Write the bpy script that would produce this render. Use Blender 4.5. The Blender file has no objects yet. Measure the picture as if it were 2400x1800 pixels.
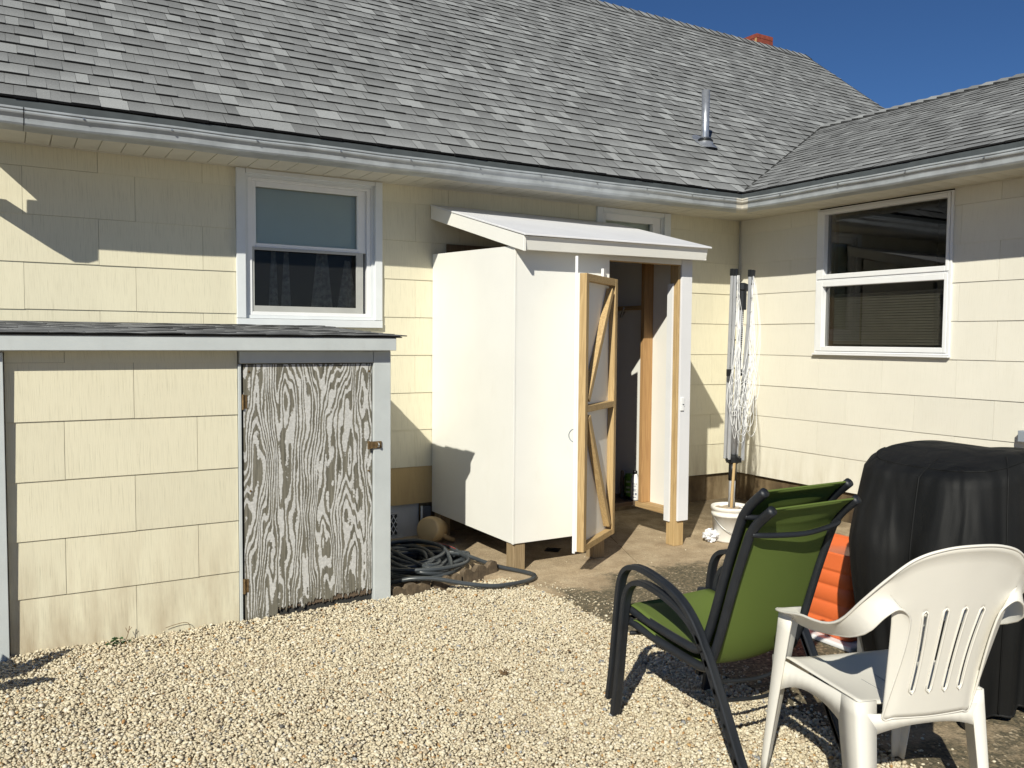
import bpy, math, random
import numpy as np
from mathutils import Vector, Matrix
random.seed(7)
rng = np.random.default_rng(11)
R = math.radians
SC = bpy.context.scene
COL = SC.collection

# ------------------------------------------------------------------ camera
yaw, pit, rol = R(30.8355), R(-2.9819), R(0.447)
fwd = Vector((math.sin(yaw) * math.cos(pit), math.cos(yaw) * math.cos(pit), math.sin(pit)))
right = Vector((math.cos(yaw), -math.sin(yaw), 0))
up = right.cross(fwd)
r2 = right * math.cos(rol) + up * math.sin(rol)
u2 = -right * math.sin(rol) + up * math.cos(rol)
cam = bpy.data.cameras.new('camera')
cam.sensor_width = 36
cam.lens = 1991.31 / 2400 * 36
cam.clip_start = 0.05
cam.clip_end = 400
camo = bpy.data.objects.new('camera', cam)
COL.objects.link(camo)
M = Matrix((r2, u2, -fwd)).transposed().to_4x4()
M.translation = Vector((-5.9427, -5.8025, 1.2348))
camo.matrix_world = M
SC.camera = camo

# ------------------------------------------------------------------ world, sun, exposure
SUN = Vector((1.11, 1.0, -1.05)).normalized()
w = bpy.data.worlds.new('World')
SC.world = w
w.use_nodes = True
nt = w.node_tree
nt.nodes.clear()
sky = nt.nodes.new('ShaderNodeTexSky')
sky.sky_type = 'NISHITA'
sky.sun_disc = False
sky.sun_elevation = math.asin(-SUN.z)
sky.sun_rotation = math.atan2(-SUN.x, -SUN.y)
sky.altitude = 2200
sky.air_density = 1.0
sky.dust_density = 0.0
sky.ozone_density = 10.0
bg = nt.nodes.new('ShaderNodeBackground')
bg.inputs['Strength'].default_value = 0.055
wo = nt.nodes.new('ShaderNodeOutputWorld')
hs = nt.nodes.new('ShaderNodeHueSaturation')
hs.inputs['Saturation'].default_value = 1.02
nt.links.new(sky.outputs[0], hs.inputs['Color'])
nt.links.new(hs.outputs[0], bg.inputs[0])
nt.links.new(bg.outputs[0], wo.inputs[0])
sl = bpy.data.lights.new('sun', 'SUN')
sl.energy = 4.6
sl.angle = R(0.5)
sl.color = (1.0, 0.962, 0.835)
slo = bpy.data.objects.new('sun', sl)
slo.rotation_euler = SUN.to_track_quat('-Z', 'Y').to_euler()
slo.location = (-8, -8, 9)
COL.objects.link(slo)
SC.view_settings.view_transform = 'Standard'
SC.view_settings.look = 'None'
SC.view_settings.exposure = 0.28
SC.view_settings.gamma = 1.0
SC.view_settings.use_curve_mapping = False

# ------------------------------------------------------------------ material helpers
def new_mat(name, color=(.5, .5, .5), rough=.6, metal=0.0, spec=None):
    m = bpy.data.materials.new(name)
    m.use_nodes = True
    b = m.node_tree.nodes['Principled BSDF']
    b.inputs['Base Color'].default_value = (*color, 1)
    b.inputs['Roughness'].default_value = rough
    b.inputs['Metallic'].default_value = metal
    if spec is not None:
        b.inputs['Specular IOR Level'].default_value = spec
    return m, m.node_tree, b

class N:
    """tiny node helper"""
    def __init__(s, nt): s.t = nt
    def n(s, typ, **kw):
        x = s.t.nodes.new(typ)
        for k, v in kw.items(): setattr(x, k, v)
        return x
    def l(s, a, b): s.t.links.new(a, b)
    def pos(s, scale=(1, 1, 1), obj=False):
        if obj:
            g = s.n('ShaderNodeTexCoord').outputs['Object']
        else:
            g = s.n('ShaderNodeNewGeometry').outputs['Position']
        m = s.n('ShaderNodeMapping')
        m.inputs['Scale'].default_value = scale
        s.l(g, m.inputs[0])
        return m.outputs[0]
    def noise(s, vec, scale=5, detail=3, rough=.55, dist=0):
        x = s.n('ShaderNodeTexNoise')
        x.inputs['Scale'].default_value = scale
        x.inputs['Detail'].default_value = detail
        x.inputs['Roughness'].default_value = rough
        x.inputs['Distortion'].default_value = dist
        if vec is not None: s.l(vec, x.inputs['Vector'])
        return x.outputs['Fac']
    def math(s, op, a, b=None, c=None, clamp=False):
        x = s.n('ShaderNodeMath', operation=op)
        x.use_clamp = clamp
        for i, v in enumerate((a, b, c)):
            if v is None: continue
            if isinstance(v, (int, float)): x.inputs[i].default_value = v
            else: s.l(v, x.inputs[i])
        return x.outputs[0]
    def ramp(s, fac, stops, interp='LINEAR'):
        x = s.n('ShaderNodeValToRGB')
        x.color_ramp.interpolation = interp
        el = x.color_ramp.elements
        while len(el) > 1: el.remove(el[-1])
        el[0].position = stops[0][0]
        el[0].color = (*stops[0][1], 1) if len(stops[0][1]) == 3 else stops[0][1]
        for p, c in stops[1:]:
            e = el.new(p)
            e.color = (*c, 1)
        s.l(fac, x.inputs[0])
        return x.outputs[0]
    def mix(s, fac, a, b, blend='MIX'):
        x = s.n('ShaderNodeMix', data_type='RGBA', blend_type=blend)
        if isinstance(fac, (int, float)): x.inputs[0].default_value = fac
        else: s.l(fac, x.inputs[0])
        for i, v in ((6, a), (7, b)):
            if isinstance(v, tuple): x.inputs[i].default_value = (*v, 1)
            else: s.l(v, x.inputs[i])
        return x.outputs[2]
    def sep(s, vec):
        x = s.n('ShaderNodeSeparateXYZ')
        s.l(vec, x.inputs[0])
        return x.outputs
    def comb(s, a, b, c):
        x = s.n('ShaderNodeCombineXYZ')
        for i, v in enumerate((a, b, c)):
            if isinstance(v, (int, float)): x.inputs[i].default_value = v
            else: s.l(v, x.inputs[i])
        return x.outputs[0]
    def bump(s, h, bsdf, strength=.3, dist=.002):
        x = s.n('ShaderNodeBump')
        x.inputs['Strength'].default_value = strength
        x.inputs['Distance'].default_value = dist
        s.l(h, x.inputs['Height'])
        s.l(x.outputs[0], bsdf.inputs['Normal'])

def simple(name, color, rough=.5, var=.12, scale=6, metal=0, spec=None, bump=0.0, bscale=200, dirt=None):
    m, t, b = new_mat(name, color, rough, metal, spec)
    h = N(t)
    p = h.pos()
    f = h.noise(p, scale, 4)
    lo = tuple(c * (1 - var) for c in color)
    hi = tuple(min(1, c * (1 + var * .6)) for c in color)
    c = h.ramp(f, [(.3, lo), (.7, hi)])
    if dirt:
        f2 = h.noise(h.pos((1, 1, .35)), 9, 6, .7)
        k = h.ramp(f2, [(.56, (0, 0, 0)), (.78, (1, 1, 1))])
        c = h.mix(h.math('MULTIPLY', k, dirt[1]), c, dirt[0])
    h.l(c, b.inputs['Base Color'])
    if bump:
        h.bump(h.noise(p, bscale, 2), b, bump, .001)
    return m

def siding_mat(name, base, stain=(.33, .25, .16), groove=.80):
    m, t, b = new_mat(name, base, .62, spec=.3)
    h = N(t)
    p = h.pos()
    s = h.sep(p)
    lin = h.math('ADD', s[0], s[1])
    comb = h.comb(h.math('MULTIPLY', lin, 1.0), 0.0, h.math('MULTIPLY', s[2], .02))
    fine = h.noise(comb, 270, 2, .75)
    big = h.noise(p, 1.7, 4, .6)
    oi = h.n('ShaderNodeObjectInfo')
    v = h.math('ADD', h.math('MULTIPLY', big, .7), h.math('MULTIPLY', oi.outputs['Random'], .3))
    c = h.ramp(v, [(.2, tuple(x * .93 for x in base)), (.8, tuple(min(1, x * 1.05) for x in base))])
    # streaky weathering and mildew near the ground
    st = h.noise(h.comb(h.math('MULTIPLY', lin, 6.0), 0.0, h.math('MULTIPLY', s[2], 1.1)), 1.6, 5, .65)
    gz = h.n('ShaderNodeMapRange')
    h.l(s[2], gz.inputs[0])
    gz.inputs[1].default_value = .35; gz.inputs[2].default_value = -.22
    gz.inputs[3].default_value = 0.05; gz.inputs[4].default_value = 1.0
    k = h.math('MULTIPLY', h.ramp(st, [(.40, (0, 0, 0)), (.72, (1, 1, 1))]), gz.outputs[0])
    k = h.math('MULTIPLY', k, .8)
    c = h.mix(k, c, stain)
    sp = h.noise(p, 70, 2, .5)
    k2 = h.math('MULTIPLY', h.ramp(sp, [(.74, (0, 0, 0)), (.8, (1, 1, 1))]), .35)
    c = h.mix(k2, c, (.36, .3, .2))
    gr = h.ramp(fine, [(.30, (groove, groove, groove * .98)), (.47, (1, 1, 1))])
    c = h.mix(1.0, c, gr, 'MULTIPLY')
    h.l(c, b.inputs['Base Color'])
    h.bump(fine, b, .5, .0018)
    return m

def wood_mat(name, a, bcol, axis=2, scale=1.0, knots=True, rough=.7):
    m, t, b = new_mat(name, a, rough, spec=.25)
    h = N(t)
    tc = h.n('ShaderNodeTexCoord').outputs['Object']
    sc = [26 * scale, 26 * scale, 26 * scale]
    sc[axis] = 1.3 * scale
    mp = h.n('ShaderNodeMapping')
    mp.inputs['Scale'].default_value = sc
    h.l(tc, mp.inputs[0])
    oi = h.n('ShaderNodeObjectInfo')
    ad = h.n('ShaderNodeVectorMath', operation='ADD')
    h.l(mp.outputs[0], ad.inputs[0])
    h.l(h.comb(h.math('MULTIPLY', oi.outputs['Random'], 37.0), h.math('MULTIPLY', oi.outputs['Random'], 11.0), 0.0), ad.inputs[1])
    n1 = h.noise(ad.outputs[0], 1.0, 3, .5, .6)
    bands = h.math('SINE', h.math('MULTIPLY', n1, 46.0))
    bands = h.math('MULTIPLY_ADD', bands, .5, .5)
    c = h.mix(h.math('MULTIPLY', bands, .75), a, bcol)
    f = h.noise(ad.outputs[0], 9, 2, .6)
    c = h.mix(h.math('MULTIPLY', f, .3), c, tuple(x * .7 for x in bcol))
    if knots:
        v = h.n('ShaderNodeTexVoronoi')
        v.inputs['Scale'].default_value = 3.1
        s2 = [1.6, 1.6, 1.6]; s2[axis] = .7
        mp2 = h.n('ShaderNodeMapping'); mp2.inputs['Scale'].default_value = s2
        h.l(tc, mp2.inputs[0])
        h.l(mp2.outputs[0], v.inputs['Vector'])
        k = h.ramp(v.outputs['Distance'], [(.02, (1, 1, 1)), (.055, (0, 0, 0))])
        c = h.mix(k, c, (.10, .05, .02))
    h.l(c, b.inputs['Base Color'])
    h.bump(bands, b, .12, .001)
    return m

def glass_mat(name, tint=(.9, .95, .95), refl=1.0, ior=1.52, k=1.5):
    m = bpy.data.materials.new(name)
    m.use_nodes = True
    t = m.node_tree
    t.nodes.clear()
    h = N(t)
    tr = h.n('ShaderNodeBsdfTransparent'); tr.inputs[0].default_value = (*tint, 1)
    gl = h.n('ShaderNodeBsdfGlossy'); gl.inputs['Roughness'].default_value = .015
    gl.inputs[0].default_value = (refl, refl, refl, 1)
    fr = h.n('ShaderNodeFresnel'); fr.inputs[0].default_value = ior
    mx = h.n('ShaderNodeMixShader')
    h.l(h.math('MULTIPLY', fr.outputs[0], k, clamp=True), mx.inputs[0]); h.l(tr.outputs[0], mx.inputs[1]); h.l(gl.outputs[0], mx.inputs[2])
    o = h.n('ShaderNodeOutputMaterial'); h.l(mx.outputs[0], o.inputs[0])
    return m

def roof_mat(name, lo, hi, bright=1.0):
    m, t, b = new_mat(name, lo, .92, spec=.15)
    h = N(t)
    at = h.n('ShaderNodeAttribute'); at.attribute_name = 'shade'
    p = h.pos()
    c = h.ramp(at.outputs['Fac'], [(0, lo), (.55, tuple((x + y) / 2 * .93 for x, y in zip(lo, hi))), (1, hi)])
    g = h.noise(p, 260, 2, .8)
    c = h.mix(1.0, c, h.ramp(g, [(.3, (.62, .62, .62)), (.5, (.98, .98, .98)), (.72, (1.35, 1.35, 1.33))]), 'MULTIPLY')
    g2 = h.noise(p, 1.3, 3)
    c = h.mix(1.0, c, h.ramp(g2, [(.35, (.90, .90, .89)), (.65, (1.05, 1.05, 1.04))]), 'MULTIPLY')
    h.l(c, b.inputs['Base Color'])
    h.bump(g, b, .5, .002)
    return m

CREAM = (.685, .64, .485)
M_siding = siding_mat('cream_siding', CREAM)
M_siding_r = siding_mat('cream_siding_pale', (.715, .685, .595), (.42, .37, .25), groove=.92)
M_tan = siding_mat('tan_siding', (.50, .36, .17), (.3, .2, .1))
M_wallback = simple('wall_sheathing', (.25, .2, .13), .9)
M_white = simple('grey_white_trim_paint', (.50, .53, .53), .5, .06, 8, dirt=((.36, .35, .32), .2))
M_casing = simple('window_casing_paint', (.66, .685, .70), .45, .04, 8, dirt=((.45, .42, .38), .12))
M_vinyl = simple('white_vinyl', (.76, .765, .77), .35, .03, 8)
M_panel = simple('white_wall_panel', (.80, .79, .745), .5, .045, 1.6, bump=.06, bscale=60, dirt=((.62, .58, .48), .16))
M_shedroof = simple('white_board', (.70, .70, .72), .5, .05, 3, bump=.05, bscale=120)
M_soffit = simple('soffit_vinyl', (.62, .59, .50), .5, .08, 4)
M_gutter = simple('gutter_aluminium', (.40, .425, .44), .36, .22, 7, metal=.15, dirt=((.28, .28, .26), .35))
M_gutter_in = simple('gutter_inside', (.12, .17, .18), .7, .2, 6)
M_black = simple('black_plastic', (.012, .013, .014), .35, .2, 9)
M_frame = simple('dark_powder_coat', (.013, .0155, .020), .5, .25, 14, bump=.1, bscale=400)
M_roof = roof_mat('grey_asphalt_shingle', (.14, .143, .147), (.345, .355, .362))
M_cut = simple('asphalt_cut_edge', (.018, .018, .019), .95, .3, 60)
M_roof2 = roof_mat('weathered_shingle', (.10, .103, .108), (.42, .43, .44))
M_post = wood_mat('treated_lumber', (.40, .27, .125), (.56, .40, .20))
M_foot = wood_mat('weathered_lumber', (.25, .18, .10), (.36, .27, .16))
M_postx = wood_mat('treated_lumber_h', (.40, .27, .125), (.56, .40, .20), axis=0)
M_posty = wood_mat('treated_lumber_y', (.38, .25, .12), (.52, .36, .18), axis=1)
M_pine = wood_mat('orange_stud', (.36, .20, .085), (.47, .28, .12))
M_oldwood = wood_mat('old_dark_wood', (.09, .065, .045), (.15, .11, .075), axis=0)
M_steel = simple('galvanised_steel', (.45, .46, .46), .35, .3, 12, metal=.8)
M_alu = simple('aluminium_tube', (.46, .47, .49), .38, .1, 12, metal=.35)
M_rust = simple('rusty_brass', (.23, .15, .07), .5, .5, 60, metal=.6)
M_cord = simple('white_cord', (.80, .80, .80), .6, .05)
M_bucket = simple('white_bucket_plastic', (.76, .74, .69), .4, .06, 6, dirt=((.45, .36, .25), .35))
M_cement = simple('bucket_concrete', (.42, .34, .25), .9, .3, 40, bump=.5)
M_hose = simple('grey_hose_rubber', (.045, .052, .058), .33, .2, 8)
M_tanplastic = simple('tan_plastic', (.44, .32, .165), .42, .12, 7)
M_orange = simple('orange_plastic', (.72, .15, .04), .45, .08, 5)
M_wplastic = simple('white_chair_plastic', (.72, .695, .63), .42, .04, 5)
M_dark = simple('dark_interior', (.03, .03, .028), .9)
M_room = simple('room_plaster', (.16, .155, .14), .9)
M_blind = simple('roller_shade', (.70, .70, .56), .8, .04, 3)
M_curtain = simple('curtain_cloth', (.55, .53, .48), .9, .5, 25)
M_alug = simple('grey_screen_frame', (.40, .40, .38), .5, .08, 8)
M_brick = simple('red_brick', (.24, .05, .028), .85, .3, 22)
M_mortar = simple('tan_mortar', (.42, .28, .12), .9, .2, 20)
M_lead = simple('lead_flashing', (.50, .52, .55), .3, .3, 18, metal=.7)
M_edge = simple('concrete_edging', (.125, .092, .058), .95, .5, 22, bump=.9, bscale=120)
M_green_pl = simple('green_plastic_bag', (.09, .22, .02), .45, .3, 30)
M_bottle = simple('white_bottle', (.78, .78, .78), .3, .03)
M_print = simple('grey_print', (.16, .17, .22), .6, .1)
M_leaf = simple('weed_leaf', (.035, .085, .02), .5, .4, 50)
M_twig = simple('dry_twig', (.16, .10, .05), .9, .3)
M_rag = simple('white_plastic_bag', (.72, .73, .76), .5, .1, 20)
M_red = simple('red_stripe', (.32, .03, .02), .5, .1)
M_elec = simple('grey_box_paint', (.26, .29, .33), .5, .08)
M_glass = glass_mat('window_glass')
M_glass2 = glass_mat('screened_glass', (.42, .43, .42), .6, k=1.2)

def screen_mat():
    m = bpy.data.materials.new('insect_screen')
    m.use_nodes = True
    t = m.node_tree; t.nodes.clear(); h = N(t)
    tr = h.n('ShaderNodeBsdfTransparent')
    df = h.n('ShaderNodeBsdfDiffuse'); df.inputs[0].default_value = (.022, .022, .022, 1)
    mx = h.n('ShaderNodeMixShader'); mx.inputs[0].default_value = .5
    h.l(tr.outputs[0], mx.inputs[1]); h.l(df.outputs[0], mx.inputs[2])
    o = h.n('ShaderNodeOutputMaterial'); h.l(mx.outputs[0], o.inputs[0])
    return m
M_screen = screen_mat()

def foundation_mat():
    m, t, b = new_mat('stained_foundation', (.13, .1, .06), .9, spec=.2)
    h = N(t); p = h.pos()
    a = h.noise(p, 2.2, 5, .65)
    s = h.sep(p)
    st = h.noise(h.comb(h.math('ADD', s[0], s[1]), 0.0, h.math('MULTIPLY', s[2], .25)), 7, 4, .6)
    v = h.math('ADD', h.math('MULTIPLY', a, .5), h.math('MULTIPLY', st, .5))
    c = h.ramp(v, [(.36, (.045, .03, .02)), (.52, (.14, .10, .055)), (.68, (.28, .215, .13))])
    h.l(c, b.inputs['Base Color'])
    h.bump(h.noise(p, 120, 3), b, .5, .002)
    return m
M_found = foundation_mat()
M_found_w = simple('painted_foundation', (.46, .46, .45), .8, .12, 5, bump=.4, bscale=60, dirt=((.25, .24, .22), .3))

def slab_mat():
    m, t, b = new_mat('old_concrete', (.3, .2, .12), .93, spec=.2)
    h = N(t); p = h.pos(); s = h.sep(p)
    big = h.noise(p, 1.05, 5, .62, .5)
    mid = h.noise(p, 7, 5, .7)
    agg = h.n('ShaderNodeTexVoronoi'); agg.inputs['Scale'].default_value = 85
    h.l(p, agg.inputs['Vector'])
    fine = h.noise(p, 150, 2, .6)
    c = h.ramp(mid, [(.3, (.31, .235, .15)), (.55, (.44, .345, .23)), (.75, (.51, .42, .29))])
    # worn areas where the dark mossy aggregate shows
    yy = h.n('ShaderNodeMapRange'); h.l(s[1], yy.inputs[0])
    yy.inputs[1].default_value = -1.35; yy.inputs[2].default_value = -1.85
    yy.inputs[3].default_value = -.14; yy.inputs[4].default_value = .17
    k = h.math('ADD', big, yy.outputs[0])
    k = h.math('ADD', k, h.math('MULTIPLY', h.math('SUBTRACT', mid, .5), .35))
    moss = h.ramp(k, [(.515, (0, 0, 0)), (.60, (1, 1, 1))])
    speck = h.ramp(agg.outputs['Color'], [(.0, (.045, .045, .032)), (.5, (.12, .105, .07)), (.78, (.20, .16, .10)), (.93, (.46, .38, .27))])
    c = h.mix(h.math('MULTIPLY', moss, .93), c, speck)
    # darker zone near the inside corner
    dx = h.n('ShaderNodeVectorMath', operation='DISTANCE')
    h.l(p, dx.inputs[0]); dx.inputs[1].default_value = (-.3, -.3, -.25)
    dr = h.ramp(h.math('ADD', h.math('MULTIPLY', dx.outputs['Value'], .4), h.math('MULTIPLY', mid, .35)), [(.38, (1, 1, 1)), (.72, (0, 0, 0))])
    c = h.mix(h.math('MULTIPLY', dr, .72), c, (.06, .045, .025))
    c = h.mix(1.0, c, h.ramp(fine, [(.3, (.72, .72, .72)), (.6, (1.08, 1.08, 1.08))]), 'MULTIPLY')
    h.l(c, b.inputs['Base Color'])
    hh = h.math('ADD', h.math('MULTIPLY', agg.outputs['Distance'], 1.0), h.math('MULTIPLY', fine, .6))
    h.bump(hh, b, .7, .004)
    return m
M_slab = slab_mat()
M_soil = simple('sandy_soil', (.27, .20, .13), .95, .4, 30, bump=.8, bscale=90)

def stone_mat():
    m, t, b = new_mat('pale_gravel', (.5, .4, .3), .75, spec=.3)
    h = N(t)
    at = h.n('ShaderNodeAttribute'); at.attribute_name = 'tone'
    c = h.ramp(at.outputs['Fac'], [(0, (.10, .085, .065)), (.05, (.24, .24, .25)), (.12, (.36, .37, .38)), (.18, (.40, .32, .23)), (.4, (.56, .48, .345)),
                                   (.6, (.66, .585, .43)), (.8, (.76, .69, .54)), (.90, (.78, .73, .64)), (.955, (.52, .33, .14)), (1, (.38, .21, .09))])
    f = h.noise(h.pos(), 240, 2)
    c = h.mix(1.0, c, h.ramp(f, [(.35, (.77, .765, .75)), (.65, (.98, .975, .955))]), 'MULTIPLY')
    h.l(c, b.inputs['Base Color'])
    return m
M_stone = stone_mat()

def ply_mat():
    m, t, b = new_mat('peeling_plywood', (.3, .3, .27), .8, spec=.2)
    h = N(t); p = h.pos(); s = h.sep(p)
    wig = h.noise(h.comb(h.math('MULTIPLY', s[0], 14.0), 0.0, h.math('MULTIPLY', s[2], 13.0)), 1.0, 3, .6)
    n1 = h.noise(h.comb(h.math('MULTIPLY', s[0], 7.5), 3.7, h.math('MULTIPLY', s[2], 1.25)), 1.0, 2.5, .42)
    ph = h.math('MULTIPLY', s[0], 235.0)
    ph = h.math('ADD', ph, h.math('MULTIPLY', n1, 120.0))
    ph = h.math('ADD', ph, h.math('MULTIPLY', wig, 5.5))
    bands = h.math('SINE', ph)
    ed = h.noise(p, 90, 3, .7)
    wr = h.noise(h.comb(h.math('MULTIPLY', s[0], 11.0), 1.3, h.math('MULTIPLY', s[2], 2.6)), 1.6, 5, .65)
    k = h.math('ADD', bands, h.math('MULTIPLY', h.math('SUBTRACT', ed, .5), 1.9))
    k = h.math('ADD', k, h.math('MULTIPLY', h.math('SUBTRACT', wr, .5), 5.0))
    low = h.n('ShaderNodeMapRange'); h.l(s[2], low.inputs[0])
    low.inputs[1].default_value = .05; low.inputs[2].default_value = -.25
    low.inputs[3].default_value = 0; low.inputs[4].default_value = .8
    k = h.math('SUBTRACT', k, low.outputs[0])
    mask = h.ramp(h.math('ADD', k, .22), [(.05, (0, 0, 0)), (.35, (.92, .92, .92))])
    wood = h.ramp(h.noise(h.comb(h.math('MULTIPLY', s[0], 60.0), 0.0, h.math('MULTIPLY', s[2], 3.0)), 1.5, 4, .6),
                  [(.3, (.085, .08, .062)), (.7, (.22, .205, .165))])
    paint = h.ramp(ed, [(.3, (.43, .425, .41)), (.7, (.62, .615, .60))])
    c = h.mix(mask, wood, paint)
    h.l(c, b.inputs['Base Color'])
    h.bump(h.math('ADD', mask, h.math('MULTIPLY', ed, .3)), b, .6, .0015)
    return m
M_ply = ply_mat()

def cover_mat():
    m, t, b = new_mat('black_cover_cloth', (.014, .014, .015), .66, spec=.26)
    h = N(t); p = h.pos()
    n1 = h.noise(p, 2.4, 5, .6)
    c = h.ramp(n1, [(.3, (.005, .0056, .006)), (.7, (.011, .0108, .0105))])
    h.l(c, b.inputs['Base Color'])
    wv = h.noise(h.pos((1, 1, .16)), 5.5, 2, .5, .4)
    h.bump(h.math('ADD', wv, h.math('MULTIPLY', h.noise(p, 350, 1), .01)), b, .8, .09)
    return m
M_cover = cover_mat()

def sling_mat():
    m, t, b = new_mat('green_mesh_sling', (.10, .19, .03), .6, spec=.3)
    h = N(t); tc = h.n('ShaderNodeTexCoord').outputs['Object']
    s = h.sep(tc)
    wx = h.math('SINE', h.math('MULTIPLY', s[0], 2600.0))
    wz = h.math('SINE', h.math('MULTIPLY', h.math('ADD', s[2], s[1]), 2600.0))
    k = h.math('MULTIPLY', wx, wz)
    k = h.math('MULTIPLY_ADD', k, .5, .5)
    c = h.mix(k, (.135, .185, .040), (.175, .24, .060))
    c = h.mix(h.math('MULTIPLY', h.noise(h.pos(), 5, 3), .3), c, (.12, .18, .035))
    h.l(c, b.inputs['Base Color'])
    tl = h.n('ShaderNodeBsdfTranslucent'); h.l(c, tl.inputs[0])
    mx = h.n('ShaderNodeMixShader'); mx.inputs[0].default_value = .28
    o = t.nodes['Material Output']
    h.l(b.outputs[0], mx.inputs[1]); h.l(tl.outputs[0], mx.inputs[2]); h.l(mx.outputs[0], o.inputs[0])
    return m
M_sling = sling_mat()

# ------------------------------------------------------------------ object helpers
def W(o):
    v = Vector((0, 0, 0))
    while o is not None:
        v += o.location
        o = o.parent
    return v

def thing(name, loc, label, cat, group=None):
    o = bpy.data.objects.new(name, None)
    o.empty_display_size = .1
    o.location = loc
    COL.objects.link(o)
    o['label'] = label; o['category'] = cat
    if group: o['group'] = group
    return o

def tag(o, label, cat, group=None):
    o['label'] = label; o['category'] = cat
    if group: o['group'] = group
    return o

def mesh(name, verts, faces, mat, parent=None, origin=None, smooth=False, label=None, kind=None, bevel=0, attrs=None, solid=None, seg=1, mi=None):
    V = np.asarray(verts, dtype=float)
    if origin is None:
        origin = (V.min(0) + V.max(0)) / 2
        origin[2] = V[:, 2].min()
    origin = np.asarray(origin, float)
    me = bpy.data.meshes.new(name)
    me.from_pydata([tuple(v) for v in (V - origin)], [], faces)
    if isinstance(mat, (list, tuple)):
        for m_ in mat: me.materials.append(m_)
    else: me.materials.append(mat)
    if smooth: me.polygons.foreach_set('use_smooth', [True] * len(me.polygons))
    if mi is not None: me.polygons.foreach_set('material_index', list(mi))
    if attrs:
        for k, vals in attrs.items():
            a = me.attributes.new(k, 'FLOAT', 'POINT')
            a.data.foreach_set('value', np.asarray(vals, dtype=np.float32))
    me.update()
    o = bpy.data.objects.new(name, me)
    COL.objects.link(o)
    if parent is not None:
        o.parent = parent
        o.location = Vector(origin) - W(parent)
    else:
        o.location = Vector(origin)
    if label: o['label'] = label
    if kind: o['kind'] = kind
    if solid:
        s = o.modifiers.new('solid', 'SOLIDIFY'); s.thickness = solid; s.offset = 0
    if bevel:
        bv = o.modifiers.new('bevel', 'BEVEL'); bv.width = bevel; bv.segments = seg; bv.limit_method = 'ANGLE'; bv.angle_limit = R(40)
    return o

QF = [(0, 3, 2, 1), (4, 5, 6, 7), (0, 1, 5, 4), (1, 2, 6, 5), (2, 3, 7, 6), (3, 0, 4, 7)]
def boxv(x0, y0, z0, x1, y1, z1):
    return [(x0, y0, z0), (x1, y0, z0), (x1, y1, z0), (x0, y1, z0), (x0, y0, z1), (x1, y0, z1), (x1, y1, z1), (x0, y1, z1)]

def box(name, a, b, mat, parent=None, bevel=.0015, **kw):
    x0, x1 = sorted((a[0], b[0])); y0, y1 = sorted((a[1], b[1])); z0, z1 = sorted((a[2], b[2]))
    return mesh(name, boxv(x0, y0, z0, x1, y1, z1), QF, mat, parent, bevel=bevel, **kw)

class MB:
    def __init__(s): s.v = []; s.f = []; s.a = []
    def add(s, verts, faces, attr=None):
        o = len(s.v)
        s.v += [tuple(v) for v in verts]
        s.f += [tuple(i + o for i in f) for f in faces]
        if attr is not None: s.a += list(attr)
    def box(s, a, b):
        x0, x1 = sorted((a[0], b[0])); y0, y1 = sorted((a[1], b[1])); z0, z1 = sorted((a[2], b[2]))
        s.add(boxv(x0, y0, z0, x1, y1, z1), QF)
    def build(s, name, mat, parent=None, **kw):
        return mesh(name, s.v, s.f, mat, parent, **kw)

def beam(p, q, wdir, w_, t_):
    """board from p to q, width w_ along wdir, thickness t_ across"""
    p = Vector(p); q = Vector(q); d = (q - p).normalized()
    a = Vector(wdir); a = (a - d * a.dot(d)).normalized(); b = d.cross(a)
    vs = []
    for c in (p, q):
        for sa, sb in ((-1, -1), (1, -1), (1, 1), (-1, 1)):
            vs.append(tuple(c + a * sa * w_ / 2 + b * sb * t_ / 2))
    return vs, [(0, 3, 2, 1), (4, 5, 6, 7), (0, 1, 5, 4), (1, 2, 6, 5), (2, 3, 7, 6), (3, 0, 4, 7)]

def smooth_path(pts, n=8, closed=False):
    P = [Vector(p) for p in pts]
    out = []
    m = len(P)
    rngi = range(m if closed else m - 1)
    for i in rngi:
        if closed: p0, p1, p2, p3 = P[(i - 1) % m], P[i], P[(i + 1) % m], P[(i + 2) % m]
        else: p0, p1, p2, p3 = P[max(i - 1, 0)], P[i], P[i + 1], P[min(i + 2, m - 1)]
        for k in range(n):
            t = k / n
            out.append(.5 * ((2 * p1) + (p2 - p0) * t + (2 * p0 - 5 * p1 + 4 * p2 - p3) * t * t + (3 * p1 - p0 - 3 * p2 + p3) * t ** 3))
    if not closed: out.append(P[-1])
    return out

def sweep(path, prof, ref=None, closed=False, cap=True):
    """prof: list of (a,b) offsets. ref: fixed side vector (a axis) or None for parallel transport"""
    P = [Vector(p) for p in path]
    n = len(P); m = len(prof)
    vs = []; prev = None
    for i in range(n):
        if closed: d = P[(i + 1) % n] - P[(i - 1) % n]
        else: d = P[min(i + 1, n - 1)] - P[max(i - 1, 0)]
        d.normalize()
        if ref is not None: a = Vector(ref)
        elif prev is None:
            a = Vector((0, 0, 1)) if abs(d.z) < .9 else Vector((1, 0, 0))
        else: a = prev
        a = (a - d * a.dot(d)); a.normalize()
        prev = a
        b = d.cross(a)
        for (u, v) in prof: vs.append(tuple(P[i] + a * u + b * v))
    fs = []
    for i in range(n if closed else n - 1):
        j = (i + 1) % n
        for k in range(m):
            l = (k + 1) % m
            fs.append((i * m + k, j * m + k, j * m + l, i * m + l))
    if cap and not closed:
        fs.append(tuple(range(m))); fs.append(tuple((n - 1) * m + k for k in reversed(range(m))))
    return vs, fs

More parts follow.
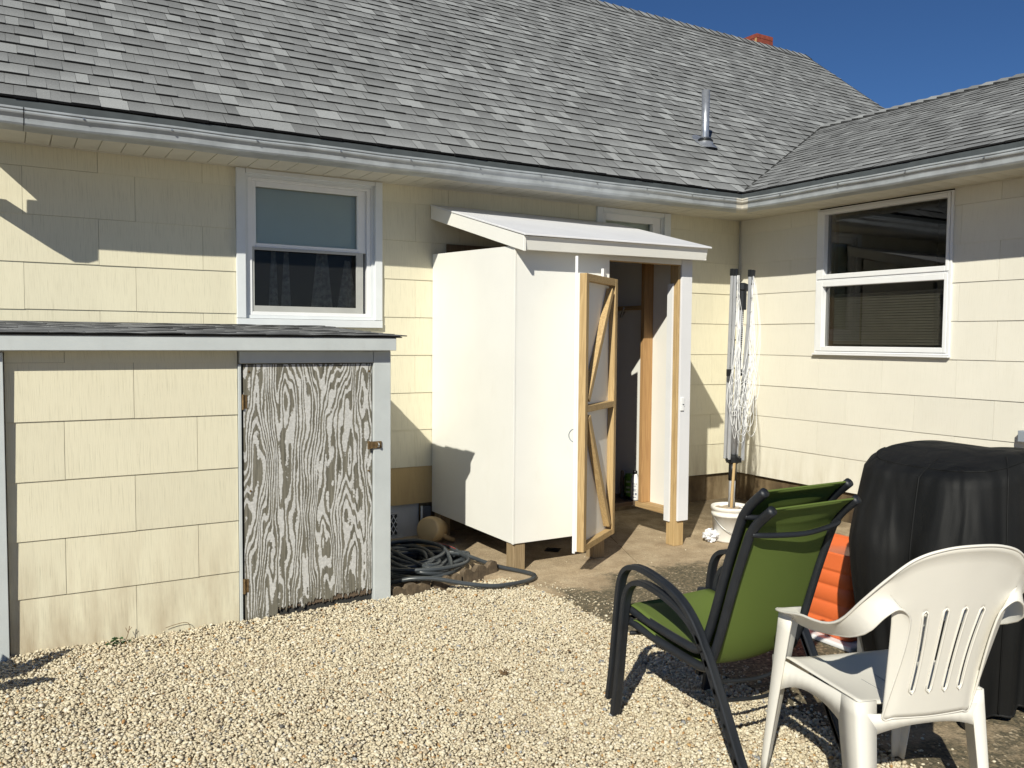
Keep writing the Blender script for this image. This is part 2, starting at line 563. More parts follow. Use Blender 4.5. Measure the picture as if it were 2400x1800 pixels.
def circ(r, n=8, ry=None):
    ry = ry or r
    return [(r * math.cos(2 * math.pi * k / n), ry * math.sin(2 * math.pi * k / n)) for k in range(n)]

def lathe(prof, n=32, c=(0, 0, 0)):
    vs = []; fs = []
    for r, z in prof:
        for k in range(n):
            a = 2 * math.pi * k / n
            vs.append((c[0] + r * math.cos(a), c[1] + r * math.sin(a), c[2] + z))
    for i in range(len(prof) - 1):
        for k in range(n):
            l = (k + 1) % n
            fs.append((i * n + k, i * n + l, (i + 1) * n + l, (i + 1) * n + k))
    return vs, fs

G = -0.25
E_ = .279

# ================================================================== ground
def slab_piece(name, x0, y0, x1, y1, z, n, parent=None):
    pass
mesh('ground', [(-60, -60, -.29), (60, -60, -.29), (60, 60, -.29), (-60, 60, -.29)], [(0, 1, 2, 3)], M_soil, kind='structure', origin=(0, 0, -.29))
# slab: two pours with an open control joint, and the slab runs off to the right
def jl(y): return -2.024 + (y + .709) * ((-2.247 + 2.024) / (-1.215 + .709))
sl_root = bpy.data.objects.new('concrete_slab', None); sl_root.location = (-2, -1, G); COL.objects.link(sl_root); sl_root['kind'] = 'structure'
def pour(poly):
    n = len(poly)
    v = [(x, y, G) for x, y in poly] + [(x, y, G - .08) for x, y in poly]
    f = [tuple(range(n))] + [(i, i + n, (i + 1) % n + n, (i + 1) % n) for i in range(n)]
    return mesh('slab_section', v, f, M_slab, sl_root)
edge = []
yy = -1.45
while yy > -9:
    edge.append((-3.215 + .012 * math.sin(yy * 9) + random.uniform(-.008, .008), yy)); yy -= .12
yb = -1.50
pour([(-4.06, .12), (-4.06, -.98), (-3.3, -1.22), (-3.22, -1.45), (-3.215, yb), (jl(yb) - .003, yb), (jl(.12) - .003, .12)])
pour([(jl(.12) + .003, .12), (jl(yb) + .003, yb), (.0, yb), (.0, .12)])
pour([(-3.215, yb - .006)] + [e for e in edge if e[1] < yb - .05] + [(0, -9), (0, yb - .006)])
mesh('floor_drain', *lathe([(0, .0), (.07, .0), (.07, .004), (.045, .005), (.045, .002), (0, .002)], 4, (-2.64, -.85, G + .001)), M_black, sl_root)

# ================================================================== gravel (uncountable): real stones
def make_gravel():
    # icosahedron
    t = (1 + 5 ** .5) / 2
    iv = np.array([(-1, t, 0), (1, t, 0), (-1, -t, 0), (1, -t, 0), (0, -1, t), (0, 1, t), (0, -1, -t), (0, 1, -t), (t, 0, -1), (t, 0, 1), (-t, 0, -1), (-t, 0, 1)], float)
    iv /= np.linalg.norm(iv[0])
    fi = np.array([(0, 11, 5), (0, 5, 1), (0, 1, 7), (0, 7, 10), (0, 10, 11), (1, 5, 9), (5, 11, 4), (11, 10, 2), (10, 7, 6), (7, 1, 8), (3, 9, 4), (3, 4, 2), (3, 2, 6), (3, 6, 8), (3, 8, 9), (4, 9, 5), (2, 4, 11), (6, 2, 10), (8, 6, 7), (9, 8, 1)])
    pts = []
    s = .0108
    x0, x1, y0, y1 = -6.5, -2.9, -4.7, -1.05
    gx, gy = np.meshgrid(np.arange(x0, x1, s), np.arange(y0, y1, s * .87))
    gx = gx + (np.arange(gx.shape[0])[:, None] % 2) * s / 2
    P = np.stack([gx.ravel(), gy.ravel()], 1)
    P += rng.uniform(-.45, .45, P.shape) * s
    x, y = P[:, 0], P[:, 1]
    edge = -3.2 + .025 * np.sin(y * 7) + .015 * np.sin(y * 23 + 1) + rng.normal(0, .022, len(x))
    north = np.where(x < -4.08, -1.352, -1.30 - .03 * np.sin(x * 9) + rng.normal(0, .012, len(x)))
    # little heap between the edging and the hose loop
    heap = ((x + 3.46) / .26) ** 2 + ((y + 1.36) / .11) ** 2 < 1
    keep = (x < edge) & ((y < north) | heap) & ~((x > -3.75) & (y > -1.47) & (x < -3.15) & ~heap & (y > -1.43 - .05 * (x + 3.5)))
    # keep only what the place can show: drop the far lower left corner
    keep &= (y > -3.0 - .62 * (x + 6.0) - .62)
    P = P[keep]
    # second, sparse layer on top
    sel = rng.random(len(P)) < .28
    P2 = P[sel] + rng.normal(0, .004, (sel.sum(), 2))
    # strays on the concrete
    ns = 420
    st = np.stack([-3.2 + np.abs(rng.normal(0, .10, ns)), rng.uniform(-4.6, -1.5, ns)], 1)
    ns2 = 90
    st2 = np.stack([rng.uniform(-3.2, -1.2, ns2), rng.uniform(-4.2, -.9, ns2)], 1)
    A = np.concatenate([P, P2, st, st2])
    lay = np.concatenate([np.zeros(len(P)), np.ones(len(P2)), np.full(ns, 2), np.full(ns2, 2)])
    n = len(A)
    size = rng.lognormal(math.log(.0058), .28, n)
    size = np.clip(size, .0035, .0115)
    size[lay == 2] *= .7
    und = .006 * np.sin(A[:, 0] * 3.1 + 1) * np.sin(A[:, 1] * 2.7) + .004 * np.sin(A[:, 0] * 9 + A[:, 1] * 7)
    bank = .02 * np.exp(-((A[:, 1] + 1.36) / .10) ** 2) * (A[:, 0] < -4.0)
    z = G - .008 + und + bank + rng.normal(0, .0028, n) + (lay == 1) * .006
    z[lay == 2] = G + size[lay == 2] * .45
    sc = np.stack([size * rng.uniform(.85, 1.45, n), size * rng.uniform(.75, 1.1, n), size * rng.uniform(.5, .85, n)], 1)
    V = iv[None] * (1 + rng.uniform(-.16, .16, (n, 12, 1)))
    V = V * sc[:, None, :]
    # random rotation: z spin plus tilt
    a = rng.uniform(0, 2 * math.pi, n); tl = rng.normal(0, .55, n); ta = rng.uniform(0, 2 * math.pi, n)
    ca, sa = np.cos(a), np.sin(a)
    X = V[..., 0] * ca[:, None] - V[..., 1] * sa[:, None]; Y = V[..., 0] * sa[:, None] + V[..., 1] * ca[:, None]; Z = V[..., 2]
    ux, uy = np.cos(ta)[:, None], np.sin(ta)[:, None]
    d = X * ux + Y * uy; pz = -X * uy + Y * ux
    ct, stt = np.cos(tl)[:, None], np.sin(tl)[:, None]
    d2 = d * ct - Z * stt; Z2 = d * stt + Z * ct
    X = d2 * ux - pz * uy; Y = d2 * uy + pz * ux
    co = np.stack([X + A[:, 0, None], Y + A[:, 1, None], Z2 + z[:, None]], -1).reshape(-1, 3)
    F = (fi[None] + (np.arange(n) * 12)[:, None, None]).reshape(-1, 3)
    me = bpy.data.meshes.new('gravel')
    org = np.array((-4.6, -2.6, G))
    me.vertices.add(len(co)); me.vertices.foreach_set('co', (co - org).astype(np.float32).ravel())
    me.loops.add(len(F) * 3); me.loops.foreach_set('vertex_index', F.astype(np.int32).ravel())
    me.polygons.add(len(F)); me.polygons.foreach_set('loop_start', (np.arange(len(F)) * 3).astype(np.int32))
    me.polygons.foreach_set('use_smooth', np.ones(len(F), bool))
    me.update(calc_edges=True)
    at = me.attributes.new('tone', 'FLOAT', 'POINT')
    tone = np.clip(rng.beta(3.2, 2.4, n) * .86 + .08, 0, .93)
    odd = rng.random(n)
    tone = np.where(odd < .018, rng.uniform(0, .12, n), tone)
    tone = np.where(odd > .975, rng.uniform(.94, 1, n), tone)
    at.data.foreach_set('value', np.repeat(tone, 12).astype(np.float32))
    me.materials.append(M_stone)
    o = bpy.data.objects.new('gravel', me); o.location = org; COL.objects.link(o)
    o['kind'] = 'stuff'; o['label'] = 'pale cream pea gravel spread over the yard'; o['category'] = 'gravel'
    print('stones', n)
make_gravel()
mesh('gravel_bed', [(-7, -5.2, G - .017), (-3.2, -5.2, G - .017), (-3.2, -1.3, G - .017), (-7, -1.3, G - .017)], [(0, 1, 2, 3)], simple('gravel_bed_sand', (.46, .37, .25), .95, .35, 60, bump=.8), kind='structure', origin=(-5, -3, G - .017))

# ================================================================== house
house = thing('house', (-2, 2, G), 'cream shingle-sided house with grey asphalt roofs meeting in an inside corner', 'house')
WX0 = -6.20
SOF = 2.362

def split_rects(rect, holes):
    rects = [rect]
    for (hx0, hz0, hx1, hz1) in holes:
        out = []
        for (x0, z0, x1, z1) in rects:
            if x1 <= hx0 or x0 >= hx1 or z1 <= hz0 or z0 >= hz1:
                out.append((x0, z0, x1, z1)); continue
            if x0 < hx0: out.append((x0, z0, hx0, z1))
            if x1 > hx1: out.append((hx1, z0, x1, z1))
            a, b = max(x0, hx0), min(x1, hx1)
            if z0 < hz0: out.append((a, z0, b, hz0))
            if z1 > hz1: out.append((a, hz1, b, z1))
        rects = out
    return [r for r in rects if r[2] - r[0] > .004 and r[3] - r[1] > .004]

def siding_wall(plane, u0, u1, ztop, joints, holes, name, mat, matfun=None):
    """plane 'A': wall y=0 with u=x ; 'B': wall x=0 with u=y"""
    def T(u, d, z): return (u, d, z) if plane == 'A' else (d, u, z)
    mb = MB()
    for (a, z0, b, z1) in split_rects((u0, 0.0, u1, ztop), holes):
        mb.box(T(a, .011, z0), T(b, .13, z1))
    wall = mb.build(name, M_wallback, house)
    k = 0
    while k * E_ < ztop:
        z0, z1 = k * E_ + .0, min((k + 1) * E_ + .0, ztop)
        js = [j for j in joints(k) if u0 + .01 < j < u1 - .01]
        ed = [u0] + sorted(js) + [u1]
        for a, b in zip(ed[:-1], ed[1:]):
            g = .0009
            rs = split_rects((a + g, z0 - .0, b - g, z1 - .0005), holes)
            if not rs: continue
            jz = random.uniform(-.0012, .0012); jd = random.uniform(-.0008, .0008)
            m_ = matfun(k, (a + b) / 2) if matfun else mat
            def dep(z): return (z - z0) / E_ * .0062 + jd
            for (x0, a0, x1, a1) in rs:
                bz = jz if abs(a0 - z0) < 1e-6 and k > 0 else 0
                pts = []
                for zz, dd in ((a0 + bz, dep(a0)), (a1, dep(a1))):
                    pts += [T(x0, dd, zz), T(x1, dd, zz), T(x1, .0105, zz), T(x0, .0105, zz)]
                f = QF if plane == 'A' else [tuple(reversed(q)) for q in QF]
                mesh('siding_shingle', pts, f, m_, wall)
        k += 1
    return wall

holesA = [(-4.604, 1.322, -3.60, 2.40), (-1.66, 1.30, -.875, 2.40)]
def jA(k):
    if k % 2 == 0: s = [-5.435 + .61 * i for i in range(-4, 3)]
    else: s = [-5.227 + .61 * i for i in range(-4, 3)]
    s = [x for x in s if x < -4.3]
    s += [-3.4 if k % 2 == 0 and k > 6 else -3.32] if k % 2 == 1 else []
    s += [(-.326 if k % 2 else -.63) - .61 * i for i in range(3)]
    s += [-2.4 + (.3 if k % 2 else 0), -3.05 if k % 2 == 0 else -2.95]
    return s
def mA(k, u): return M_tan if (k == 0 and -4.5 < u < -2.2) else (M_siding if u < -4.4 else M_siding)
wallA = siding_wall('A', WX0, 0.0, SOF, jA, holesA, 'wall', M_siding, mA)
holesB = [(-2.093, 1.142, -.900, 2.40)]
def jB(k): return [(-.605 if k % 2 == 0 else -.321) - .61 * i for i in range(12)]
wallB = siding_wall('B', -5.6, -.0, SOF, jB, holesB, 'wall', M_siding_r)
mesh('corner_bead', *sweep([(-.004, -.004, 0), (-.004, -.004, SOF)], circ(.007, 8)), M_siding_r, wallB, smooth=True)
mesh('cable', *sweep(smooth_path([(-.016, -.012, SOF), (-.018, -.012, 2.1), (-.014, -.016, 1.6), (-.016, -.014, .9), (-.014, -.014, .1)], 4), circ(.003, 5)), M_alug, house)

# foundations
box('foundation', (-3.27, .03, -.3), (-.0, .14, -.002), M_found, house)
box('foundation', (.03, .03, -.3), (.14, -5.6, -.002), M_found, house)
fw = box('foundation', (WX0, .028, -.3), (-3.276, .14, -.004), M_found_w, house, label='pale painted foundation wall')
# vent with a diamond lattice
vent = box('foundation_vent', (-3.60, .018, -.235), (-3.44, .03, -.055), M_found_w, house)
box('vent_opening', (-3.585, .0155, -.222), (-3.458, .020, -.07), M_dark, vent, bevel=0)
mb = MB()
for i in range(-3, 5):
    for s in (1, -1):
        p = Vector((-3.5215 + i * .034, .013, -.146)); d = Vector((.55 * s, 0, 1)).normalized()
        # clip to the opening
        t0, t1 = -.2, .2
        for tt in np.linspace(-.2, .2, 81): pass
        ts = [tt for tt in np.linspace(-.12, .12, 61) if -3.585 < (p + d * tt).x < -3.458 and -.222 < (p + d * tt).z < -.07]
        if len(ts) > 3:
            mb.add(*beam(p + d * ts[0], p + d * ts[-1], (1, 0, 0), .005, .003))
mb.build('lattice', M_vinyl, vent)
box('vent_sill', (-3.61, .008, -.262), (-3.41, .03, -.236), M_found_w, vent)
box('corner_post', (-3.262, -.004, -.3), (-3.19, .028, -.03), simple('dark_grey_post', (.10, .11, .12), .7), house)
mesh('water_pipe', *sweep([(-3.27, -.012, -.26), (-3.27, -.012, -.02)], circ(.010, 8)), M_steel, house, smooth=True)
mesh('faucet', *lathe([(0, -.0), (.016, .0), (.018, .012), (.008, .02), (.008, .03), (0, .032)], 10, (-3.255, -.03, -.135)), M_black, house, smooth=True)

# soffit panels, fascia, gutters, shingled roofs
XE = -6.10           # eave end on the left
soffit = box('soffit', (-6.078, -.005, SOF + .02), (.0, -.384, SOF + .05), M_dark, house, bevel=0)
def soffit_run(plane, u0, u1, parent):
    u = u0; pitch = .1275
    sgn = 1 if u1 > u0 else -1
    while (u1 - u) * sgn > .02:
        v = u + sgn * min(pitch, abs(u1 - u))
        a, b = sorted((u, v))
        # shallow trapezoid profile pan
        mbx = MB()
        pr = [(a, .009), (a + .0035, 0), (b - .0035, 0), (b, .009)]
        lim = -.012; out = -.384
        vs = []
        for (uu, h) in pr:
            for yy in (lim, out):
                vs.append((uu, yy, SOF + h) if plane == 'A' else (yy, uu, SOF + h))
        fs = [(0, 1, 3, 2), (2, 3, 5, 4), (4, 5, 7, 6)]
        mbx.add(vs, fs)
        mbx.build('soffit_panel', M_soffit, parent)
        u = v
soffit_run('A', -6.073, -.01, soffit)
soffitB = box('soffit', (-.005, -.39, SOF + .02), (-.384, -5.8, SOF + .05), M_dark, house, bevel=0)
soffit_run('B', -.386, -5.7, soffitB)
# F-channel where soffit meets wall
box('soffit_channel', (XE, -.001, SOF - .006), (-.012, -.014, SOF + .02), M_soffit, house, bevel=0)
box('soffit_channel', (-.001, -.012, SOF - .006), (-.014, -5.6, SOF + .02), M_soffit, house, bevel=0)
box('fascia', (-6.14, -.384, SOF - .012), (-.402, -.4025, 2.49), M_soffit, house)
box('fascia', (-.384, -.402, SOF - .012), (-.4025, -5.8, 2.49), M_soffit, house)
box('soffit_end_board', (-6.10, -.0, SOF - .005), (-6.078, -.383, 2.47), M_white, house)

GO = [(-.403, 2.348), (-.545, 2.346), (-.557, 2.350), (-.5635, 2.359), (-.565, 2.372), (-.567, 2.384), (-.574, 2.395), (-.585, 2.403), (-.588, 2.410), (-.588, 2.417), (-.584, 2.421), (-.5925, 2.425), (-.593, 2.435)]
GI = [(-.580, 2.436), (-.579, 2.428), (-.572, 2.418), (-.560, 2.40), (-.552, 2.362), (-.540, 2.352), (-.407, 2.352), (-.407, 2.462), (-.403, 2.462)]
GP = GO + GI
def gutter(plane, u0, u1, drop=0.0, n=24):
    vs = []; fs = []; m = len(GP)
    for i in range(n + 1):
        u = u0 + (u1 - u0) * i / n
        wob = .0022 * math.sin(i * 1.7) + random.uniform(-.0008, .0008)
        for (d, z) in GP:
            if plane == 'A':
                uu = u if i < n else min(u, d)        # mitre at the inside corner
                vs.append((uu, d, z + wob))
            else:
                uu = u if i > 0 else d
                vs.append((d, uu, z + wob))
    for i in range(n):
        for k in range(m):
            l = (k + 1) % m
            q = (i * m + k, (i + 1) * m + k, (i + 1) * m + l, i * m + l)
            fs.append(q if plane == 'A' else tuple(reversed(q)))
    return mesh('gutter', vs, fs, M_gutter, house)
gA = gutter('A', -6.26, -.40)
gB = gutter('B', -.40, -5.9)
# corner mitre box piece in bare metal, seams, end cap, screws
M_mitre = simple('bare_mitre', (.60, .57, .50), .5, .2, 14)
def mitre():
    vs = []; L = .065
    prof = [(d - .003, z - .0015) for d, z in GO] + [(d, z + .002) for d, z in GI[:1]]
    m = len(prof)
    for (t) in (-1, 0, 1):
        for (d, z) in prof:
            if t == -1: vs.append((d - L, d, z))
            elif t == 0: vs.append((d, d, z))
            else: vs.append((d, d - L, z))
    fs = []
    for i in range(2):
        for k in range(m):
            l = (k + 1) % m
            fs.append((i * m + k, (i + 1) * m + k, (i + 1) * m + l, i * m + l))
    mesh('mitre', vs, fs, M_mitre, gA)
mitre()
def band(x, name='seam'):
    prof = [(d - .002, z - .001) for d, z in GO] + [(d, z + .001) for d, z in GI[:4]]
    m = len(prof)
    vs = [(x, d, z) for d, z in prof] + [(x + .004, d, z) for d, z in prof]
    fs = [(k, k + m, (k + 1) % m + m, (k + 1) % m) for k in range(m)] + [tuple(range(m)), tuple(range(2 * m - 1, m - 1, -1))]
    mesh(name, vs, fs, M_black if name == 'seam' else M_gutter, gA)
band(-5.835)
mb = MB()
n = len(GP)
mesh('end_cap', [(-6.263, d, z) for d, z in ((-.403, 2.348), (-.403, 2.46), (-.592, 2.435), (-.588, 2.41), (-.565, 2.38), (-.545, 2.346))], [(0, 1, 2, 3, 4, 5)], M_gutter, gA, solid=.003)
for x in (-5.55, -5.1, -4.62, -4.1, -3.62, -3.1, -2.6, -2.1, -1.62, -1.15, -.8):
    v_, f_ = lathe([(0, .006), (.005, .006), (.006, .0)], 8)
    v_ = [(a + x, -.591 - c, b + 2.413) for a, b, c in v_]
    mesh('screw', v_, f_, M_steel, gA)
for y in (-1.0, -1.55, -2.1, -2.65):
    v_, f_ = lathe([(0, .006), (.005, .006), (.006, .0)], 8)
    v_ = [(-.591 - c, a + y, b + 2.413) for a, b, c in v_]
    mesh('screw', v_, f_, M_steel, gB)
# downspout at the left end (its shadow falls on the wall)
ds = mesh('downspout', *sweep([(-6.055, -.49, 2.36), (-6.055, -.49, 2.255), (-6.055, -.455, 2.205), (-6.055, -.356, 2.168), (-6.055, -.10, 2.090), (-6.075, -.062, 2.060), (-6.14, -.045, 2.02), (-6.15, -.045, -.2)], [(-.045, -.033), (.045, -.033), (.045, .033), (-.045, .033)], ref=(1, 0, 0)), M_gutter, house, bevel=.008)

# ---- shingle roofs
SM, SW_ = .80, .435
EY, EZ = -.50, 2.500
EXPO = .1375
def roof_plane(which):
    if which == 'main':
        s = SM; a = Vector((1, 0, 0)); b = Vector((0, 1, s)).normalized(); o = Vector((0, EY, EZ))
    elif which == 'main_back':
        s = SM
    else:
        s = SW_; a = Vector((0, -1, 0)); b = Vector((1, 0, s)).normalized(); o = Vector((EY, 0, EZ))
    n = a.cross(b); 
    if n.z < 0: n = -n
    return a, b, n, o
YR = 3.50; ZR = EZ + SM * (YR - EY)     # main ridge
XR_ = 2.42; ZW = EZ + SW_ * (XR_ - EY)  # wing ridge
XRAKE = 4.93
roof = mesh('roof', [(XE, EY + .012, EZ - .004), (XRAKE, EY + .012, EZ - .004), (XRAKE, YR, ZR - .03), (XE, YR, ZR - .03), (XRAKE, 2 * YR - EY, EZ), (XE, 2 * YR - EY, EZ)],
            [(0, 1, 2, 3), (3, 2, 4, 5)], M_dark, house)
roofW = mesh('roof', [(EY + .012, .35, EZ - .004), (EY + .012, -6.2, EZ - .004), (XR_, -6.2, ZW - .03), (XR_, 1.2, ZW - .03), (2 * XR_ + .5, -6.2, EZ), (2 * XR_ + .5, 3.2, EZ)],
             [(1, 0, 3, 2), (2, 3, 5, 4)], M_dark, house)

gy = [(-.0, -.3), (2 * YR - .0, -.3), (2 * YR - .0, EZ + SM * .5 - .03), (YR, ZR - .06), (-.0, EZ + SM * .5 - .03)]
mesh('gable_wall', [(-6.085, y, z) for y, z in gy] + [(-6.03, y, z) for y, z in gy], [(0, 1, 2, 3, 4), (9, 8, 7, 6, 5)] + [(i, i + 5, (i + 1) % 5 + 5, (i + 1) % 5) for i in range(5)], M_siding, house)
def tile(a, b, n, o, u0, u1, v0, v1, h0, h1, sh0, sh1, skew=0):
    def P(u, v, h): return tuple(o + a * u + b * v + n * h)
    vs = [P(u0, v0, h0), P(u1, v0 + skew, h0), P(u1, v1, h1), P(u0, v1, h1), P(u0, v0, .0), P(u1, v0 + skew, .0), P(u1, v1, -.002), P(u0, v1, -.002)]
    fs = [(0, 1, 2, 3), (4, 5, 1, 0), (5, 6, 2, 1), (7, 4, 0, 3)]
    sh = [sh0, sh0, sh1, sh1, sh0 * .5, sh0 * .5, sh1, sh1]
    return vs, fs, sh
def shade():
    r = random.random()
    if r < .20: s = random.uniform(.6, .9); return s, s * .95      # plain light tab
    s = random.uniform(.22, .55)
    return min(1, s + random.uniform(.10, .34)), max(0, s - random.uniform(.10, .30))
cand = []
def lay(which, u0, u1, vmax, keep, root):
    a, b, n, o = roof_plane(which)
    rows = int(vmax / EXPO) + 1
    wav = [random.uniform(-.003, .003) for _ in range(60)]
    for i in range(rows):
        u = u0 - random.uniform(0, .2)
        lastraise = False
        while u < u1:
            wd = random.choice((.07, .085, .10, .115, .13, .15)) * random.uniform(.92, 1.08)
            v0 = i * EXPO + random.uniform(-.002, .002)
            if lastraise and random.random() < .6: raised = False
            else: raised = random.random() < .55
            lastraise = raised
            h0 = (.0125 + (.0050 if raised else 0)) * (1 if which == 'main' else .72) + random.uniform(-.001, .001)
            dip = 0 if raised else .005
            sA, sB = shade()
            ua, ub = max(u, u0), min(u + wd, u1)
            if ub - ua > .02:
                c = o + a * ((ua + ub) / 2) + b * (v0 + EXPO / 2)
                if keep(c):
                    v1 = min((i + 1) * EXPO + .02, vmax)
                    t = tile(a, b, n, o, ua + .0006, ub - .0006, v0 + dip, v1, h0, .004, sA, sB, random.uniform(-.0025, .0025))
                    cand.append((c, t, root))
            u += wd
LM = math.hypot(YR - EY, ZR - EZ); LW = math.hypot(XR_ - EY, ZW - EZ)
def keepM(c):
    zw = EZ + SW_ * (c.x - EY)
    if c.x > EY and c.x < XR_ + .2 and zw > c.z + .06: return False
    if c.x >= XR_ + .2 and c.z < ZW - .3: return False
    return True
def keepW(c):
    zm = EZ + SM * (c.y - EY)
    return c.z > zm - .06 or c.y < EY
lay('main', XE, XRAKE, LM, keepM, roof)
lay('wing', -1.25, 5.2, LW, keepW, roofW)
camp = Vector((-5.9427, -5.8025, 1.2348))
def inview(c):
    d = c - camp
    z = d.dot(fwd)
    return abs(d.dot(r2) / z) < .603 and abs(d.dot(u2) / z) < .452
def size_key(e): return ((e[0] - camp).length_squared) + (0 if inview(e[0]) else 1e6)
cand.sort(key=size_key)
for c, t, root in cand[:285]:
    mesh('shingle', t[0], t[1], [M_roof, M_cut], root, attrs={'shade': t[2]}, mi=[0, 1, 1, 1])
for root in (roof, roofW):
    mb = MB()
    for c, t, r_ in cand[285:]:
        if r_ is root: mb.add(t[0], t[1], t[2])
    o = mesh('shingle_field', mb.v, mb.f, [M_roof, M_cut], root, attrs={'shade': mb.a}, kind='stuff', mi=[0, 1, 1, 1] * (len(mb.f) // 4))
# drip edge strip under the first course
M_drip = simple('painted_drip_edge', (.095, .108, .112), .6, .2, 9)
mesh('drip_edge', [(XE, -.492, 2.4935), (-.492, -.492, 2.4935), (-.478, -.478, 2.437), (XE, -.478, 2.437)], [(0, 1, 2, 3)], M_drip, house, solid=.002)
mesh('drip_edge', [(-.492, -.492, 2.4935), (-.492, -5.9, 2.4935), (-.478, -5.9, 2.437), (-.478, -.478, 2.437)], [(0, 1, 2, 3)], M_drip, house, solid=.002)
mesh('corner_blocking', boxv(-.398, -.398, 2.40, .5, .5, 2.49), QF, M_dark, house)
# ridge caps
def cap_tiles(p0, p1, slope_l, slope_r, root, wd=.13):
    d = (p1 - p0); L = d.length; d.normalize()
    nrm = Vector((0, 0, 1)); side = d.cross(nrm).normalized()
    k = 0; t = 0
    while t < L:
        t2 = min(t + .17, L + .02)
        h = .022
        mb = MB(); vs = []
        for tt, hh in ((t, .030), (t2 + .0, .012)):
            c = p0 + d * tt
            vs += [tuple(c + side * wd + nrm * (hh - wd * slope_l)), tuple(c + nrm * (hh + .004)), tuple(c - side * wd + nrm * (hh - wd * slope_r))]
            vs += [tuple(c + side * wd + nrm * (hh - .014 - wd * slope_l)), tuple(c + nrm * (hh - .012)), tuple(c - side * wd + nrm * (hh - .014 - wd * slope_r))]
        fs = [(0, 1, 7, 6), (1, 2, 8, 7), (0, 6, 9, 3), (2, 5, 11, 8), (6, 7, 10, 9), (7, 8, 11, 10), (0, 3, 4, 1), (1, 4, 5, 2)]
        s = random.uniform(.25, .8)
        mesh('ridge_cap', vs, fs, [M_roof, M_cut], root, attrs={'shade': [s] * 12}, mi=[0, 0, 1, 1, 1, 1, 1, 1])
        t += .145
cap_tiles(Vector((-.9, YR, ZR + .004)), Vector((XRAKE - .02, YR, ZR + .004)), SM, SM, roof)
cap_tiles(Vector((XR_, 1.16, ZW + .004)), Vector((XR_, -3.6, ZW + .004)), SW_, SW_, roofW)
# rake board at the far end of the main roof
mesh('rake_board', *beam((XRAKE - .012, EY, EZ - .05), (XRAKE - .012, YR, ZR - .05), (0, 0, 1), .10, .02), M_cut, roof)
# valley crease: thin dark metal strip
vt = Vector((EY, EY, EZ))
# valley where SM*(y-EY) = SW_*(x-EY)
vx1 = XR_; vy1 = EY + SW_ / SM * (XR_ - EY)
mesh('valley_flashing', *beam((EY + .02, EY + .02 * SW_ / SM, EZ + .022), (vx1, vy1, ZW + .020), (1, -.4, 0), .012, .004), M_dark, roof)
# dark gable behind wing so no sky leaks between planes
# plumbing vent
vb = Vector((-.247, .233, 3.086))
vp = mesh('vent_pipe', *lathe([(.034, -.05), (.036, .10), (.038, .50), (.030, .50), (.030, .42)], 16, tuple(vb)), None or M_lead, house, smooth=True)
mesh('vent_collar', *lathe([(.037, .062), (.048, .060), (.075, .035), (.078, .025), (.06, .02)], 16, tuple(vb)), M_black, house, smooth=True)
vs, fs = lathe([(.055, .055), (.07, .02), (.085, -.02), (.12, -.05)], 20, tuple(vb))
vs = [(x, y, max(z, EZ + SM * (y - EY) + .014)) for x, y, z in vs]
mesh('vent_flashing', vs, fs, M_lead, house, smooth=True)
# chimney
ch = box('chimney', (3.975, 3.63, 5.0), (4.315, 4.2, 5.885), M_mortar, house, bevel=0)
ch2 = box('chimney_shoulder', (3.80, 3.80, 5.0), (3.972, 4.2, 5.82), M_mortar, house, bevel=0)
rr = 0; z = 5.52
while z < 5.86:
    off = .1 if rr % 2 else 0
    x = 3.972 - off
    while x < 4.315:
        a, b_ = max(x + .004, 3.972), min(x + .196, 4.318)
        if b_ - a > .02: box('brick', (a, 3.622, z + .004), (b_, 3.66, z + .063), M_brick, ch, bevel=0)
        x += .2
    y = 3.663 - off
    while y < 4.2:
        a, b_ = max(y + .004, 3.663), min(y + .196, 4.2)
        if b_ - a > .02: box('brick', (3.966, a, z + .004), (3.99, b_, z + .063), M_brick, ch, bevel=0)
        y += .2
    z += .067; rr += 1
z = 5.50
while z < 5.79:
    box('brick', (3.792, 3.79, z + .004), (3.966, 3.82, z + .063), M_brick, ch2, bevel=0); z += .067

# ---- windows -----------------------------------------------------------
def rect_frame(T, u0, z0, u1, z1, wl, wr, wb, wt, d0, d1):
    mb = MB()
    mb.box(T(u0, d0, z0), T(u0 + wl, d1, z1))
    mb.box(T(u1 - wr, d0, z0), T(u1, d1, z1))
    mb.box(T(u0 + wl, d0, z0), T(u1 - wr, d1, z0 + wb))
    mb.box(T(u0 + wl, d0, z1 - wt), T(u1 - wr, d1, z1))
    return mb
TA = lambda u, d, z: (u, d, z)
TB = lambda u, d, z: (d, u, z)
wr_ = bpy.data.objects.new('window', None); wr_.location = Vector((-4.1, 0, 1.3)) - W(house); wr_.parent = house; COL.objects.link(wr_)
win1 = wr_
# casing boards
for (a, b) in (((-4.615, -.022, 1.366), (-4.556, .012, 2.354)), ((-3.642, -.022, 1.366), (-3.588, .012, 2.354)), ((-4.553, -.020, 2.325), (-3.645, .012, 2.354)), ((-4.615, -.026, 1.312), (-3.588, .012, 1.363))):
    box('casing_board', a, b, M_casing, win1, bevel=.002)
rect_frame(TA, -4.556, 1.366, -3.642, 2.335, .022, .022, .022, .03, .004, .10).build('jamb', M_casing, win1)
rect_frame(TA, -4.534, 1.388, -3.664, 2.305, .028, .030, .024, .018, .012, .09).build('vinyl_frame', M_vinyl, win1, bevel=.002)
rect_frame(TA, -4.506, 1.845, -3.694, 2.287, .030, .066, .028, .036, .030, .062).build('upper_sash', M_vinyl, win1, bevel=.002)
mesh('upper_pane', [(-4.476, .050, 1.873), (-3.760, .050, 1.873), (-3.760, .050, 2.251), (-4.476, .050, 2.251)], [(0, 1, 2, 3)], M_glass, win1)
